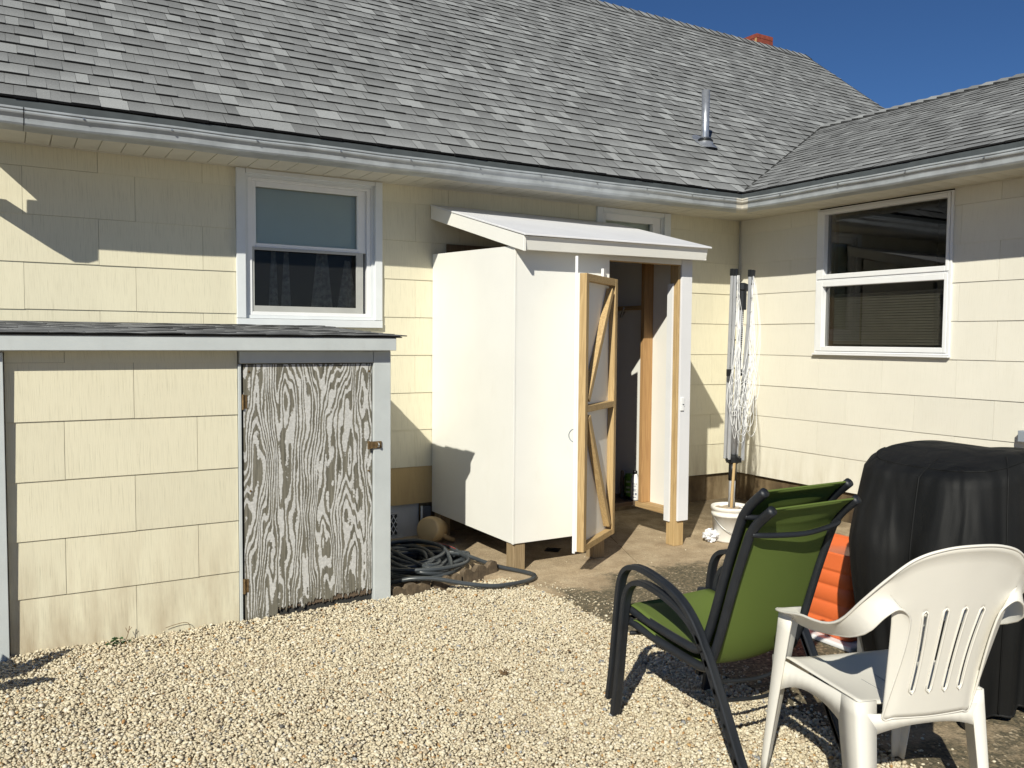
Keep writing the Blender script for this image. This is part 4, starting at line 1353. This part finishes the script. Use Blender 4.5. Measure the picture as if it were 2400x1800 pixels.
mb.build('cord', M_cord, cl, smooth=True)
v_, f_ = lathe([(.0, .0)], 3)
mb = MB()
for k in range(5):
    pts = [(bc.x + .02 + random.uniform(-.03, .04), bc.y - .05, G + .262)]
    x = pts[0][0]
    pts += [(x + random.uniform(-.02, .02), bc.y - .132, G + .267), (x + random.uniform(-.03, .03), bc.y - .146, G + .2), (x + random.uniform(-.03, .03), bc.y - .14, G + .14 + random.uniform(-.03, .02))]
    mb.add(*sweep(smooth_path(pts, 4), circ(.002, 4)))
mb.build('loose_string', M_cord, bk)
# crumpled white bag left of the bucket
def blob(name, c, r, mat, label, cat, parent=None, seed=1, amp=.35, n1=12, n2=16):
    rs = random.Random(seed); vs = []; fs = []
    for i in range(n1 + 1):
        th = math.pi * i / n1
        for k in range(n2):
            ph = 2 * math.pi * k / n2
            m_ = 1 + rs.uniform(-amp, amp)
            vs.append((c[0] + r[0] * m_ * math.sin(th) * math.cos(ph), c[1] + r[1] * m_ * math.sin(th) * math.sin(ph), max(c[2] + r[2] * m_ * math.cos(th), G + .002)))
    for i in range(n1):
        for k in range(n2):
            l = (k + 1) % n2
            fs.append((i * n2 + k, (i + 1) * n2 + k, (i + 1) * n2 + l, i * n2 + l))
    o = mesh(name, vs, fs, mat, parent)
    return tag(o, label, cat)
blob('plastic_bag', (-1.475, -1.21, G + .045), (.055, .05, .045), M_rag, 'crumpled white plastic bag on the slab left of the bucket', 'bag')

# ================================================================== hose, edging, tan jug
hs = thing('garden_hose', (-3.68, -.80, G), 'long dark grey garden hose coiled in a heap beside the lean-to with one loop trailing', 'hose')
pts = []
cx, cy = -3.70, -.80
T = 22
rr_ = random.Random(5)
offs = [(rr_.uniform(-.05, .05), rr_.uniform(-.05, .05), rr_.uniform(.10, .38), rr_.uniform(.11, .40)) for _ in range(T + 2)]
for k in range(T * 12):
    t = k / 12; i = int(t); f = t - i
    o1, o2 = offs[i], offs[i + 1]
    ox, oy, ra, rb = [a * (1 - f) + b * f for a, b in zip(o1, o2)]
    ang = 2 * math.pi * t
    lz = .014 + .070 * (i / T) * (1 - .35 * math.cos(ang + i)) + .012 * math.sin(ang * 1.5 + i * 2)
    pts.append((cx + ox + ra * .98 * math.cos(ang), cy + oy + rb * .98 * math.sin(ang), G + max(.014, lz)))
tail = [(-3.36, -.86, G + .06), (-3.25, -1.08, G + .025), (-3.155, -1.25, G + .016), (-3.125, -1.37, G + .016), (-3.20, -1.455, G + .018), (-3.36, -1.49, G + .022), (-3.50, -1.475, G + .026), (-3.66, -1.41, G + .05), (-3.80, -1.34, G + .078), (-3.93, -1.28, G + .080), (-4.02, -1.20, G + .05), (-4.05, -1.05, G + .03)]
mesh('coil', *sweep(smooth_path(pts + tail, 3), circ(.0135, 8)), M_hose, hs, smooth=True)
top_loop = [(-3.38, -.88, G + .070), (-3.40, -.70, G + .085), (-3.55, -.52, G + .095), (-3.75, -.46, G + .09), (-3.95, -.56, G + .085), (-4.02, -.80, G + .08), (-3.93, -1.05, G + .08), (-3.72, -1.17, G + .082), (-3.52, -1.14, G + .078), (-3.41, -1.03, G + .072)]
tl_ = mesh('top_turn', *sweep(smooth_path(top_loop, 6, True), circ(.0135, 8), closed=True), M_hose, hs, smooth=True)
mesh('red_stripe', *sweep([p + Vector((-.004, -.006, .0122)) for p in smooth_path([(-3.56, -.525, G + .095), (-3.47, -.60, G + .091), (-3.405, -.70, G + .085), (-3.385, -.80, G + .078)], 6)], circ(.0022, 5)), M_red, tl_)
def edging(x0, y0, x1, y1, hgt, label):
    p, q = Vector((x0, y0, 0)), Vector((x1, y1, 0)); d = (q - p); L = d.length; d.normalize(); nrm = Vector((-d.y, d.x, 0))
    n = 42; vs = []; fs = []
    for i in range(n + 1):
        t = i / n
        zt = hgt * (.55 + .45 * abs(math.sin((t + .08) * math.pi * 2.6)) ** .9) + random.uniform(-.004, .004)
        c = p + d * L * t
        for s_, z in ((-1, -.29), (-1, G + zt), (1, G + zt), (1, -.29)):
            cc = c + nrm * s_ * .022 * (1 if z < -.28 else .75) + nrm * random.uniform(-.0007, .0007)
            vs.append((cc.x, cc.y, z))
    for i in range(n):
        a, b = i * 4, i * 4 + 4
        fs += [(a, b, b + 1, a + 1), (a + 1, b + 1, b + 2, a + 2), (a + 2, b + 2, b + 3, a + 3)]
    fs += [(0, 1, 2, 3), (n * 4 + 3, n * 4 + 2, n * 4 + 1, n * 4)]
    o = mesh('edging_block', vs, fs, M_edge)
    return tag(o, label, 'garden edging', 'scalloped concrete edging along the hose bed')
edging(-4.07, -1.335, -3.80, -1.262, .062, 'scalloped brown edging block nearest the lean-to corner board')
edging(-3.78, -1.275, -3.585, -1.25, .060, 'middle scalloped edging block under the trailing hose loop')
edging(-3.565, -1.235, -3.27, -1.13, .075, 'scalloped brown edging block farthest right, ending by the stall post')
jg = thing('tan_jug', (-3.45, -.28, G), 'tan plastic watering scoop lying on its side behind the hose coil', 'watering scoop')
jd = Vector((.78, -.60, -.16)).normalized()     # axis from the round end to the narrow end
jo_ = Vector((-3.50, -.20, G + .118))
def axis_lathe(prof, o, d, n=28):
    a = d.orthogonal().normalized(); b = d.cross(a); vs = []; fs = []
    for r, t in prof:
        for k in range(n):
            g = 2 * math.pi * k / n
            vs.append(tuple(o + d * t + a * r * math.cos(g) + b * r * math.sin(g)))
    for i in range(len(prof) - 1):
        for k in range(n):
            l = (k + 1) % n
            fs.append((i * n + k, i * n + l, (i + 1) * n + l, (i + 1) * n + k))
    return vs, fs
fd = Vector((.32, -.0, 0)); 
JD = Vector((.74, .64, -.20)).normalized()
JO = Vector((-3.392, -.37, G + .135))
mesh('body', *axis_lathe([(0, 0), (.072, .0), (.081, .004), (.087, .014), (.094, .05), (.092, .12), (.072, .22), (.035, .31), (0, .325)], JO, JD), M_tanplastic, jg, smooth=True)
mesh('spout', *sweep(smooth_path([JO + JD * .07 + Vector((.045, -.045, -.02)), JO + JD * .13 + Vector((.07, -.06, -.055)), JO + JD * .20 + Vector((.09, -.07, -.075))], 5), circ(.018, 10, .012)), M_tanplastic, jg, smooth=True)

# ================================================================== sling chairs (two, stacked)
def sling_chair(dy, dz, label, ext=0.0):
    XL, XRr = -3.885, -3.398
    root = thing('patio_chair', ((XL + XRr) / 2, -3.55 + dy, G), label, 'chair', 'stacked green sling chairs')
    prof = [(-3.175, G - ext + .002), (-3.197, -.10), (-3.214, .06), (-3.230, .20), (-3.246, .262), (-3.275, .299), (-3.320, .316), (-3.375, .317), (-3.441, .306), (-3.512, .287), (-3.58, .256), (-3.633, .215), (-3.679, .160),
            (-3.722, .085), (-3.767, .0), (-3.82, -.105), (-3.87, -.20), (-3.895, G - ext + .002)]
    rectp = [(-.019, -.0085), (-.013, -.0105), (-.003, -.0095), (.003, -.0095), (.013, -.0105), (.019, -.0085), (.019, .0085), (.013, .0105), (.003, .0095), (-.003, .0095), (-.013, .0105), (-.019, .0085)]
    for x in (XL, XRr):
        path = smooth_path([(x, y + dy, z + dz) for y, z in prof], 5)
        mesh('arm_frame', *sweep(path, rectp, ref=(1, 0, 0)), M_frame, root, smooth=False)
    rail = [(-3.20, .128), (-3.235, .131), (-3.32, .116), (-3.44, .100), (-3.56, .088), (-3.62, .086), (-3.655, .102), (-3.682, .16), (-3.708, .232), (-3.768, .425), (-3.822, .577), (-3.838, .610), (-3.868, .648), (-3.925, .698)]
    for x in (XL + .036, XRr - .036):
        path = smooth_path([(x, y + dy, z + dz) for y, z in rail], 5)
        mesh('side_rail', *sweep(path, circ(.0165, 10), ref=(1, 0, 0)), M_frame, root, smooth=True)
    # sling
    sp = [(-3.215, .118), (-3.228, .138), (-3.26, .146), (-3.32, .136), (-3.44, .108), (-3.56, .094), (-3.62, .096), (-3.648, .118), (-3.676, .17), (-3.702, .240), (-3.762, .43), (-3.815, .577), (-3.832, .610), (-3.862, .650), (-3.918, .698)]
    P = smooth_path([(0, y + dy, z + dz) for y, z in sp], 3)
    n = len(P); nx = 14; vs = []
    x0, x1 = XL + .030, XRr - .030
    for i, p in enumerate(P):
        d = (P[min(i + 1, n - 1)] - P[max(i - 1, 0)]).normalized()
        nr = Vector((0, d.z, -d.y))  # downwards/back side
        if nr.z > 0 and i < n * .4: nr = -nr
        if nr.y > 0 and i >= n * .4: nr = -nr
        for k in range(nx + 1):
            t = k / nx
            sag = .018 * math.sin(math.pi * t) * (1 if 4 < i < n - 3 else .2)
            q = p + nr * sag
            vs.append((x0 + (x1 - x0) * t, q.y, q.z))
    fs = [(i * (nx + 1) + k, i * (nx + 1) + k + 1, (i + 1) * (nx + 1) + k + 1, (i + 1) * (nx + 1) + k) for i in range(n - 1) for k in range(nx)]
    sg = mesh('sling', vs, fs, M_sling, root, smooth=True, solid=.003)
    hemv = [(x0 + (x1 - x0) * k / nx, P[-1].y, P[-1].z) for k in range(nx + 1)]
    mesh('hem', *sweep(hemv, circ(.004, 6)), M_sling, sg, smooth=True)
    xm = (XL + XRr) / 2
    def bar(name, y, z, bow, r=.0095, by=0, bz=0):
        pts = [(XL + .03, y + dy, z + dz), (XL + .08, y + dy + by * .5, z + dz + bz * .4), (xm, y + dy + by, z + dz + bz), (XRr - .08, y + dy + by * .5, z + dz + bz * .4), (XRr - .03, y + dy, z + dz)]
        mesh(name, *sweep(smooth_path(pts, 6), circ(r, 8)), M_frame, root, smooth=True)
    bar('back_brace', -3.846, .604, 0, .0095, by=-.035, bz=-.012)
    bar('seat_brace', -3.742, .015, 0, .0075, by=.01, bz=-.035)
    bar('front_brace', -3.225, .088, 0, .009, by=-.03, bz=0)
    for x in (XL, XRr):
        v_, f_ = lathe([(0, .004), (.006, .003), (.007, 0)], 8)
        mesh('bolt', [(x - .0125 - c if x == XL else x - .0125 - c, -3.70 + dy + a, .112 + dz + b) for a, b, c in v_], f_, M_steel, root)
    return root
sling_chair(0, 0, 'lower green sling chair with dark metal frame, standing on the gravel')
sling_chair(.034, .053, 'upper green sling chair stacked on top of the other one', .0)

# ================================================================== white monobloc chair
wc = thing('white_plastic_chair', (-3.53, -4.10, G), 'white moulded plastic garden armchair with slotted back, in front of the grill', 'chair')
HF = Vector((.297, .955, 0)).normalized(); HR = Vector((HF.y, -HF.x, 0))
WC0 = Vector((-3.545, -4.10, G))
def wp(x, y, z): return WC0 + HR * x + HF * y + Vector((0, 0, z))
def build_white():
    # --- seat
    nx, ny = 16, 14; vs = []; fs = []
    for j in range(ny + 1):
        ty = j / ny
        y = -.195 + .385 * ty
        hw = .205 + .035 * ty
        for i in range(nx + 1):
            s_ = -1 + 2 * i / nx
            x = s_ * hw
            z = .415 + .012 * ty - .014 * (1 - s_ * s_) * math.sin(math.pi * min(1, ty * 1.1))
            if ty > .88: z -= (ty - .88) ** 2 * 1.6
            z += .010 * abs(s_) ** 6
            vs.append(tuple(wp(x, y, z)))
    for j in range(ny):
        for i in range(nx):
            a = j * (nx + 1) + i
            fs.append((a, a + 1, a + nx + 2, a + nx + 1))
    seat = mesh('seat', vs, fs, M_wplastic, wc, smooth=True, solid=.005)
    for i in range(-2, 3):
        mesh('seat_groove', *beam(wp(i * .062, -.13, .409), wp(i * .070, .06, .4085), tuple(HR), .0035, .004), M_alug, seat)
    # --- apron round the seat edge
    def apron(name, pts, h0, h1):
        v = []; f = []
        n = len(pts)
        for i, (x, y, z) in enumerate(pts):
            t = i / (n - 1)
            h = h0 + (h1 - h0) * abs(2 * t - 1) ** 2.2
            v += [tuple(wp(x, y, z)), tuple(wp(x, y, z - h))]
        for i in range(n - 1): f.append((2 * i, 2 * i + 2, 2 * i + 3, 2 * i + 1))
        mesh(name, v, f, M_wplastic, wc, smooth=True, solid=.005)
    def side(s_): return [(s_ * (.215 + .045 * t), -.20 + .392 * t, .428 + .004 * t) for t in np.linspace(0, 1, 14)]
    apron('left_apron', side(-1), .055, .14)
    apron('right_apron', side(1), .055, .14)
    apron('front_apron', [(-.255 + .51 * t, .192 + .012 * math.sin(math.pi * t), .405 + 0 * t) for t in np.linspace(0, 1, 12)], .035, .09)
    apron('rear_apron', [(-.215 + .43 * t, -.205 - .030 * math.sin(math.pi * t), .395) for t in np.linspace(0, 1, 14)], .032, .085)
    # --- legs: tapered U channel
    def leg(name, top, bot, ox, oy, w0, w1, kx=1.0, ky=1.0):
        v = []; f = []
        n = 10
        prof = [(0, 1), (0, .15), (.04, .04), (.15, 0), (1, 0)]       # L-shaped outside corner, rounded
        m_ = len(prof)
        for i in range(n + 1):
            t = i / n
            c = Vector(top).lerp(Vector(bot), t)
            ww = w0 + (w1 - w0) * t
            for (a, b) in prof:
                v.append(tuple(wp(c.x - ox * a * ww * kx, c.y - oy * b * ww * ky, c.z)))
        for i in range(n):
            for k in range(m_ - 1):
                f.append((i * m_ + k, (i + 1) * m_ + k, (i + 1) * m_ + k + 1, i * m_ + k + 1))
        mesh(name, v, f, M_wplastic, wc, smooth=True, solid=.006)
    leg('leg', (-.264, .160, .60), (-.275, .232, .003), -1, 1, .084, .028)
    leg('leg', (.264, .160, .60), (.275, .232, .003), 1, 1, .084, .028)
    leg('leg', (-.222, -.205, .43), (-.226, -.262, .003), -1, -1, .090, .058, .72, 1.1)
    leg('leg', (.222, -.205, .43), (.220, -.262, .003), 1, -1, .090, .058, .55, 1.1)
    # --- one sheet: arms sweeping up into the back
    # half-plan parameter s: 0 arm front ... 1 middle of the back
    def lerp_tab(tab, s_):
        for (a, va), (b, vb) in zip(tab[:-1], tab[1:]):
            if s_ <= b:
                t = (s_ - a) / (b - a)
                t = t * t * (3 - 2 * t) if len(tab) < 4 else t
                return [x * (1 - t) + y * t for x, y in zip(va, vb)]
        return list(tab[-1][1])
    from mathutils import geometry
    Ttab = [(0, (.262, .165, .598)), (.06, (.283, .140, .603)), (.16, (.291, .075, .615)), (.28, (.294, -.017, .636)), (.38, (.294, -.13, .652)), (.46, (.288, -.20, .684)), (.54, (.274, -.275, .762)), (.62, (.236, -.325, .832)), (.72, (.176, -.358, .892)), (.86, (.095, -.378, .922)), (1.0, (0, -.386, .930))]
    Btab = [(0, (.214, .150, .578)), (.06, (.222, .125, .567)), (.16, (.229, .07, .570)), (.28, (.236, -.013, .582)), (.38, (.246, -.125, .608)), (.44, (.256, -.215, .634)), (.49, (.258, -.295, .675)), (.53, (.232, -.328, .725)), (.56, (.198, -.338, .748)), (.585, (.168, -.336, .736)), (.61, (.148, -.326, .702)), (.635, (.143, -.295, .60)), (.66, (.150, -.250, .46)), (.68, (.150, -.225, .388)), (.78, (.115, -.232, .386)), (.88, (.065, -.236, .385)), (1.0, (0, -.238, .384))]
    def cat(tab, s_):
        ss = [a for a, _ in tab]
        for i in range(len(tab) - 1):
            if s_ <= ss[i + 1] + 1e-9: break
        p1, p2 = Vector(tab[i][1]), Vector(tab[i + 1][1])
        p0 = Vector(tab[i - 1][1]) if i else p1; p3 = Vector(tab[i + 2][1]) if i + 2 < len(tab) else Vector((-tab[i][1][0], tab[i][1][1], tab[i][1][2]))
        h = ss[i + 1] - ss[i]
        m1 = (p2 - p0) / (ss[i + 1] - (ss[i - 1] if i else ss[i])) * h
        m2 = (p3 - p1) / ((ss[i + 2] if i + 2 < len(tab) else ss[i + 1] + h) - ss[i]) * h
        t = (s_ - ss[i]) / h
        return p1 * (2 * t ** 3 - 3 * t * t + 1) + m1 * (t ** 3 - 2 * t * t + t) + p2 * (-2 * t ** 3 + 3 * t * t) + m2 * (t ** 3 - t * t)
    slots_x = [-.081, -.027, .027, .081]
    sw = .0055
    svals = list(np.linspace(0, .48, 22)) + list(np.linspace(.50, .72, 26)) + list(np.linspace(.735, 1, 22))
    m_ = 30
    # back columns with explicit x so the slots can be cut: use s in [.70,1] <-> x at mid height
    cols = [(s_, 1) for s_ in svals] + [(s_, -1) for s_ in reversed(svals[:-1])]
    grid = []
    for s_, sg in cols:
        Tt, Bb = cat(Ttab, s_), cat(Btab, s_)
        col = []
        for k in range(m_ + 1):
            v = k / m_
            p = Bb.lerp(Tt, v)
            if s_ > .5:
                w_ = min(1, (s_ - .5) / .2)
                p.y += .004 * w_ * math.sin(math.pi * v)
                if s_ > .68:      # waisted sides
                    p.x *= 1 - .12 * w_ * math.sin(math.pi * min(1, v / .7))
            else:
                p.z += .006 * math.sin(math.pi * v)
            # flange roll at the top edge
            if v > .93 and s_ > .3: p.y -= .012 * (v - .93) / .07
            col.append((sg * p.x, p.y, p.z))
        grid.append(col)
    vs = []; fs = []
    idx = {}
    # slots cut as faces whose centre lies in a slot: refine by adding narrow columns
    newcols = []
    for ci in range(len(grid) - 1):
        newcols.append(grid[ci])
        xa = grid[ci][m_ // 3][0]; xb = grid[ci + 1][m_ // 3][0]
        adds = []
        for sx in slots_x:
            for e in (sx - sw, sx + sw):
                lo, hi = min(xa, xb), max(xa, xb)
                if lo < e < hi and abs(hi - lo) > 1e-6 and ci > 40 and ci < len(grid) - 41:
                    adds.append((e - xa) / (xb - xa))
        for t in sorted(adds):
            newcols.append([tuple(a * (1 - t) + b * t for a, b in zip(p, q)) for p, q in zip(grid[ci], grid[ci + 1])])
    newcols.append(grid[-1])
    nc = len(newcols)
    for c in newcols:
        for p in c: vs.append(tuple(wp(*p)))
    k0, k1 = int(m_ * .19), int(m_ * .66)
    for i in range(nc - 1):
        for k in range(m_):
            if k0 <= k < k1:
                xa = newcols[i][m_ // 3][0]; xb = newcols[i + 1][m_ // 3][0]
                xc = (xa + xb) / 2
                if 30 < i < nc - 31 and any(abs(xc - sx) < sw * .9 for sx in slots_x): continue
            a = i * (m_ + 1) + k
            fs.append((a, a + m_ + 1, a + m_ + 2, a + 1))
    sh_ = mesh('back_and_arms', vs, fs, M_wplastic, wc, smooth=True, solid=.0045)
    # raised rims round the slots
    for sx in slots_x:
        # locate column positions at this x
        for i in range(30, nc - 31):
            xa = newcols[i][m_ // 3][0]; xb = newcols[i + 1][m_ // 3][0]
            if (xa - sx) * (xb - sx) <= 0 and abs(xa - xb) > 1e-9:
                t = (sx - xa) / (xb - xa)
                line = [tuple(a * (1 - t) + b * t for a, b in zip(newcols[i][k], newcols[i + 1][k])) for k in range(k0, k1 + 1)]
                break
        else: continue
        e = sw + .003
        loop = [(p[0] + e, p[1] - .003, p[2]) for p in line] + [(line[-1][0], line[-1][1] - .003, line[-1][2] + e)] + [(p[0] - e, p[1] - .003, p[2]) for p in reversed(line)] + [(line[0][0], line[0][1] - .003, line[0][2] - e)]
        mesh('slot_rim', *sweep([tuple(wp(*p)) for p in loop], circ(.0032, 6), closed=True), M_wplastic, sh_, smooth=True)
    # rim bead along the whole top edge and along the lower edge
    topl = [c[-1] for c in newcols]; botl = [c[0] for c in newcols]
    mesh('top_rim', *sweep([tuple(wp(*p)) for p in topl], circ(.0042, 6)), M_wplastic, sh_, smooth=True)
    mesh('lower_rim', *sweep([tuple(wp(*p)) for p in botl], circ(.0036, 6)), M_wplastic, sh_, smooth=True)
    for sg in (-1, 1):
        arm_end = [(sg * .268, .238, .600), (sg * .222, .225, .598), (sg * .20, .20, .597)]
        # arm top plate bridging leg and sheet
        v = [tuple(wp(*p)) for p in ((sg * .263, .165, .5985), (sg * .205, .160, .596), (sg * .212, .10, .590), (sg * .232, .05, .585), (sg * .288, .07, .610), (sg * .283, .14, .603))]
        mesh('arm_top', v, [(0, 1, 2, 3, 4, 5)], M_wplastic, wc, solid=.005, bevel=.002)
build_white()

# ================================================================== covered grill
def grill():
    root = thing('covered_grill', (-2.35, -3.75, G), 'barbecue grill under a draped black cloth cover', 'grill')
    cx, cy = -2.22, -3.72
    hx, hy = .73, .375
    nz, na = 46, 240
    vs = []; fs = []
    z_top = .755
    rnd = random.Random(3)
    folds = [(rnd.randint(9, 27), rnd.uniform(0, 6.28), rnd.uniform(.35, 1)) for _ in range(7)]
    def radius(a, p):
        c, s_ = abs(math.cos(a)), abs(math.sin(a))
        return 1 / ((c / hx) ** p + (s_ / hy) ** p) ** (1 / p)
    rows = []
    for j in range(nz + 1):
        t = j / nz
        row = []
        for k in range(na):
            a = 2 * math.pi * k / na
            rr = radius(a, 3.8)
            ux, uy = math.cos(a), math.sin(a)
            if t < .30:      # top cap
                q = t / .30
                rad = rr * q * (1 - .125 * q ** 3)
                x, y = ux * rad, uy * rad
                hump = .045 * math.exp(-((x + .22) / .26) ** 2)
                z = z_top + hump - .15 * max(0, q - .72) ** 1.6 * 2.4 - .06 * max(0, (x - .05)) 
                if q > .72: z -= 0
                z += .008 * math.sin(x * 13 + y * 5) * q
            else:
                q = (t - .30) / .70
                edgez = z_top - .15 * .28 ** 1.6 * 2.4 - .06 * max(0, ux * rr * .9 - .05) + .045 * math.exp(-((ux * rr * .9 + .22) / .26) ** 2) - .0
                z = edgez + (-.205 + .012 * math.sin(a * 3) - edgez) * q
                f = 0
                for (n_, ph, am) in folds: f += am * (1 - 2 * abs(math.sin(.5 * (n_ * a + ph + q * .5 * math.sin(ph * 3)))) ** 1.2)
                f = f / 2.6
                grow = min(1, q * 1.3)
                bul = .875 + .155 * math.sin(min(1, q * 1.5) * math.pi / 2) - .02 * q
                # the left skirt is gathered in towards the foot
                gat = 1 - .26 * max(0, q - .34) * (1 if ux < -.3 else .25)
                rad = rr * bul * gat + .062 * f * grow
                x, y = ux * rad, uy * rad
            row.append((cx + x, cy + y, z))
        rows.append(row)
    for row in rows: vs += row
    for j in range(nz):
        for k in range(na):
            l = (k + 1) % na
            fs.append((j * na + k, (j + 1) * na + k, (j + 1) * na + l, j * na + l))
    cv = mesh('cover', vs, fs, M_cover, root, smooth=True)
    def crease(pts, r=.0035):
        mesh('seam', *sweep(pts, circ(r, 5)), M_cover, cv, smooth=True)
    for kk in (int(na * .515), int(na * .595), int(na * .66)):
        crease([Vector(rows[j][kk]) + Vector((-.001, -.001, 0)) for j in range(10, nz + 1)])
    mesh('hem', *sweep([Vector(p) for p in rows[-1]], circ(.006, 6), closed=True), M_cover, cv, smooth=True)
    crease([Vector(rows[int(nz * .27)][k % na]) + Vector((0, 0, .001)) for k in range(int(na * .40), int(na * .95))], .003)
    # cart legs and casters showing under the cloth
    for x, y in ((-2.80, -3.98), (-2.80, -3.5), (-1.75, -3.98), (-1.75, -3.5)):
        lg = box('cart_leg', (x - .018, y - .018, -.17), (x + .018, y + .018, .3), M_steel, root)
        mesh('caster', *axis_lathe([(0, -.011), (.034, -.011), (.038, -.006), (.038, .006), (.034, .011), (0, .011)], Vector((x, y, G + .04)), Vector((1, .3, 0)).normalized(), 18), M_black, lg, smooth=True)
    return root
grill()

# ================================================================== orange ribbed bin on a white tray
ob = thing('orange_bin', (-2.31, -3.03, G), 'orange ribbed plastic bin on a white tray between the green chairs and grill', 'bin')
def ribbed():
    x0, x1, y0, y1 = -2.468, -2.12, -3.175, -2.78
    zb, zt = -.222, .205
    lev = []
    n = 60
    for i in range(n + 1):
        t = i / n
        z = zb + (zt - zb) * t
        inset = .0
        ph = t * 5.0
        rib = .010 * (abs(math.sin(ph * math.pi)) ** .6) if t < .80 else .012
        taper = .012 * (1 - t)
        lev.append((z, rib - taper))
    lev.append((zt, -.004)); lev.append((zt - .012, -.02))
    vs = []; fs = []
    r_ = .045; m_ = 0
    corner = []
    for (cx_, cy_, a0) in ((x1 - r_, y1 - r_, 0), (x0 + r_, y1 - r_, 90), (x0 + r_, y0 + r_, 180), (x1 - r_, y0 + r_, 270)):
        for k in range(7):
            a = R(a0 + 15 * k); corner.append((cx_, cy_, math.cos(a), math.sin(a)))
    m_ = len(corner)
    for z, off in lev:
        for cx_, cy_, ca, sa in corner: vs.append((cx_ + (r_ + off) * ca, cy_ + (r_ + off) * sa, z))
    for i in range(len(lev) - 1):
        for k in range(m_):
            l = (k + 1) % m_
            fs.append((i * m_ + k, i * m_ + l, (i + 1) * m_ + l, (i + 1) * m_ + k))
    fs.append(tuple((len(lev) - 1) * m_ + k for k in range(m_)))
    fs.append(tuple(reversed(range(m_))))
    mesh('tub', vs, fs, M_orange, ob, smooth=True)
ribbed()
tray = box('storage_tray', (-2.505, -3.215, G + .002), (-2.08, -2.74, G + .027), M_vinyl, None, bevel=.008, seg=2)
tag(tray, 'flat white plastic tray under the orange bin', 'tray')

# ================================================================== little plants and litter
def leaf(c, d, L, wd, n_up=Vector((0, 0, 1))):
    d = Vector(d).normalized(); s = d.cross(n_up).normalized(); c = Vector(c); n = s.cross(d)
    P = [c, c + d * L * .3 + s * wd + n * .004, c + d * L * .7 + s * wd * .7 + n * .006, c + d * L + n * -.004, c + d * L * .7 - s * wd * .7 + n * .006, c + d * L * .3 - s * wd + n * .004, c + d * L * .5 - n * .003]
    return [tuple(p) for p in P], [(0, 1, 6), (1, 2, 6), (2, 3, 6), (3, 4, 6), (4, 5, 6), (5, 0, 6)]
wd_ = thing('weed', (-5.50, -1.385, G), 'small green weed growing from the gravel against the lean-to wall', 'weed')
wmb = MB(); smb = MB()
rw = random.Random(9)
for k in range(14):
    a = rw.uniform(0, 6.28); c = Vector((-5.50 + rw.uniform(-.045, .05), -1.40 + rw.uniform(-.02, .015), G + rw.uniform(.01, .04)))
    wmb.add(*leaf(c, (math.cos(a), math.sin(a) * .6, rw.uniform(.1, .6)), rw.uniform(.016, .030), rw.uniform(.006, .010)))
smb.add(*sweep(smooth_path([(-5.49, -1.39, G), (-5.465, -1.385, G + .03), (-5.455, -1.38, G + .06), (-5.450, -1.378, G + .085)], 4), circ(.0018, 5)))
smb.add(*sweep([(-5.458, -1.382, G + .055), (-5.468, -1.38, G + .08)], circ(.0014, 4)))
smb.add(*sweep([(-5.456, -1.38, G + .06), (-5.440, -1.38, G + .078)], circ(.0014, 4)))
wmb.build('leaf', M_leaf, wd_); smb.build('stem', M_twig, wd_)
tag(mesh('dry_stalk', *sweep(smooth_path([(-5.17, -1.375, G - .0), (-5.172, -1.37, G + .04), (-5.19, -1.365, G + .055), (-5.235, -1.362, G + .052), (-5.285, -1.362, G + .042)], 4), circ(.0016, 5)), M_twig), 'thin dry stalk bent over against the lean-to wall', 'twig')
tb = MB(); rw = random.Random(4)
for k in range(40):
    a = rw.uniform(0, 6.28); c = Vector((-4.075, -2.62, G + .008)); q = c + Vector((math.cos(a) * rw.uniform(.01, .03), math.sin(a) * rw.uniform(.01, .025), rw.uniform(0, .02)))
    tb.add(*sweep([tuple(c + Vector((rw.uniform(-.012, .012), rw.uniform(-.01, .01), 0))), tuple(q)], circ(.0014, 3)))
tag(tb.build('dried_tuft', M_twig), 'small tuft of dry brown debris on the open gravel', 'debris')
lt_ = MB(); rw = random.Random(21)
for k in range(34):
    x, y = rw.uniform(-5.9, -3.4), rw.uniform(-3.6, -1.5)
    a = rw.uniform(0, 6.28); L = rw.uniform(.012, .05)
    c = Vector((x, y, G + .006)); d = Vector((math.cos(a), math.sin(a), rw.uniform(-.1, .2)))
    lt_.add(*sweep(smooth_path([c, c + d * L * .5 + Vector((rw.uniform(-.006, .006), 0, .003)), c + d * L], 2), circ(rw.uniform(.0008, .0018), 4)))
    if k % 3 == 0: lt_.add(*leaf(c + Vector((.03, .02, .002)), d, rw.uniform(.012, .024), rw.uniform(.004, .008)))
o_ = tag(lt_.build('litter', M_twig), 'scattered bits of dry twig and leaf lying on the gravel', 'litter'); o_['kind'] = 'stuff'
# unseen plant added past the left edge to throw a shadow on the wall foot
pp = thing('shadow_plant', (-6.42, -1.90, G), 'low broad-leaved plant added out of view to cast a shadow on the wall foot', 'potted plant')
mesh('pot', *lathe([(0, .0), (.09, .0), (.12, .18), (.13, .18), (.13, .20), (.11, .20), (.10, .17), (0, .17)], 24, (-6.42, -1.90, G)), simple('terracotta', (.4, .16, .08), .8), pp, smooth=True)
lb = MB(); rw = random.Random(12)
for k in range(16):
    a = rw.uniform(0, 6.28)
    lb.add(*leaf((-6.42 + .05 * math.cos(a), -1.90 + .05 * math.sin(a), G + .20 + rw.uniform(0, .16)), (math.cos(a), math.sin(a), rw.uniform(.3, 1.3)), rw.uniform(.16, .27), rw.uniform(.035, .07)))
lb.build('leaf', M_leaf, pp)
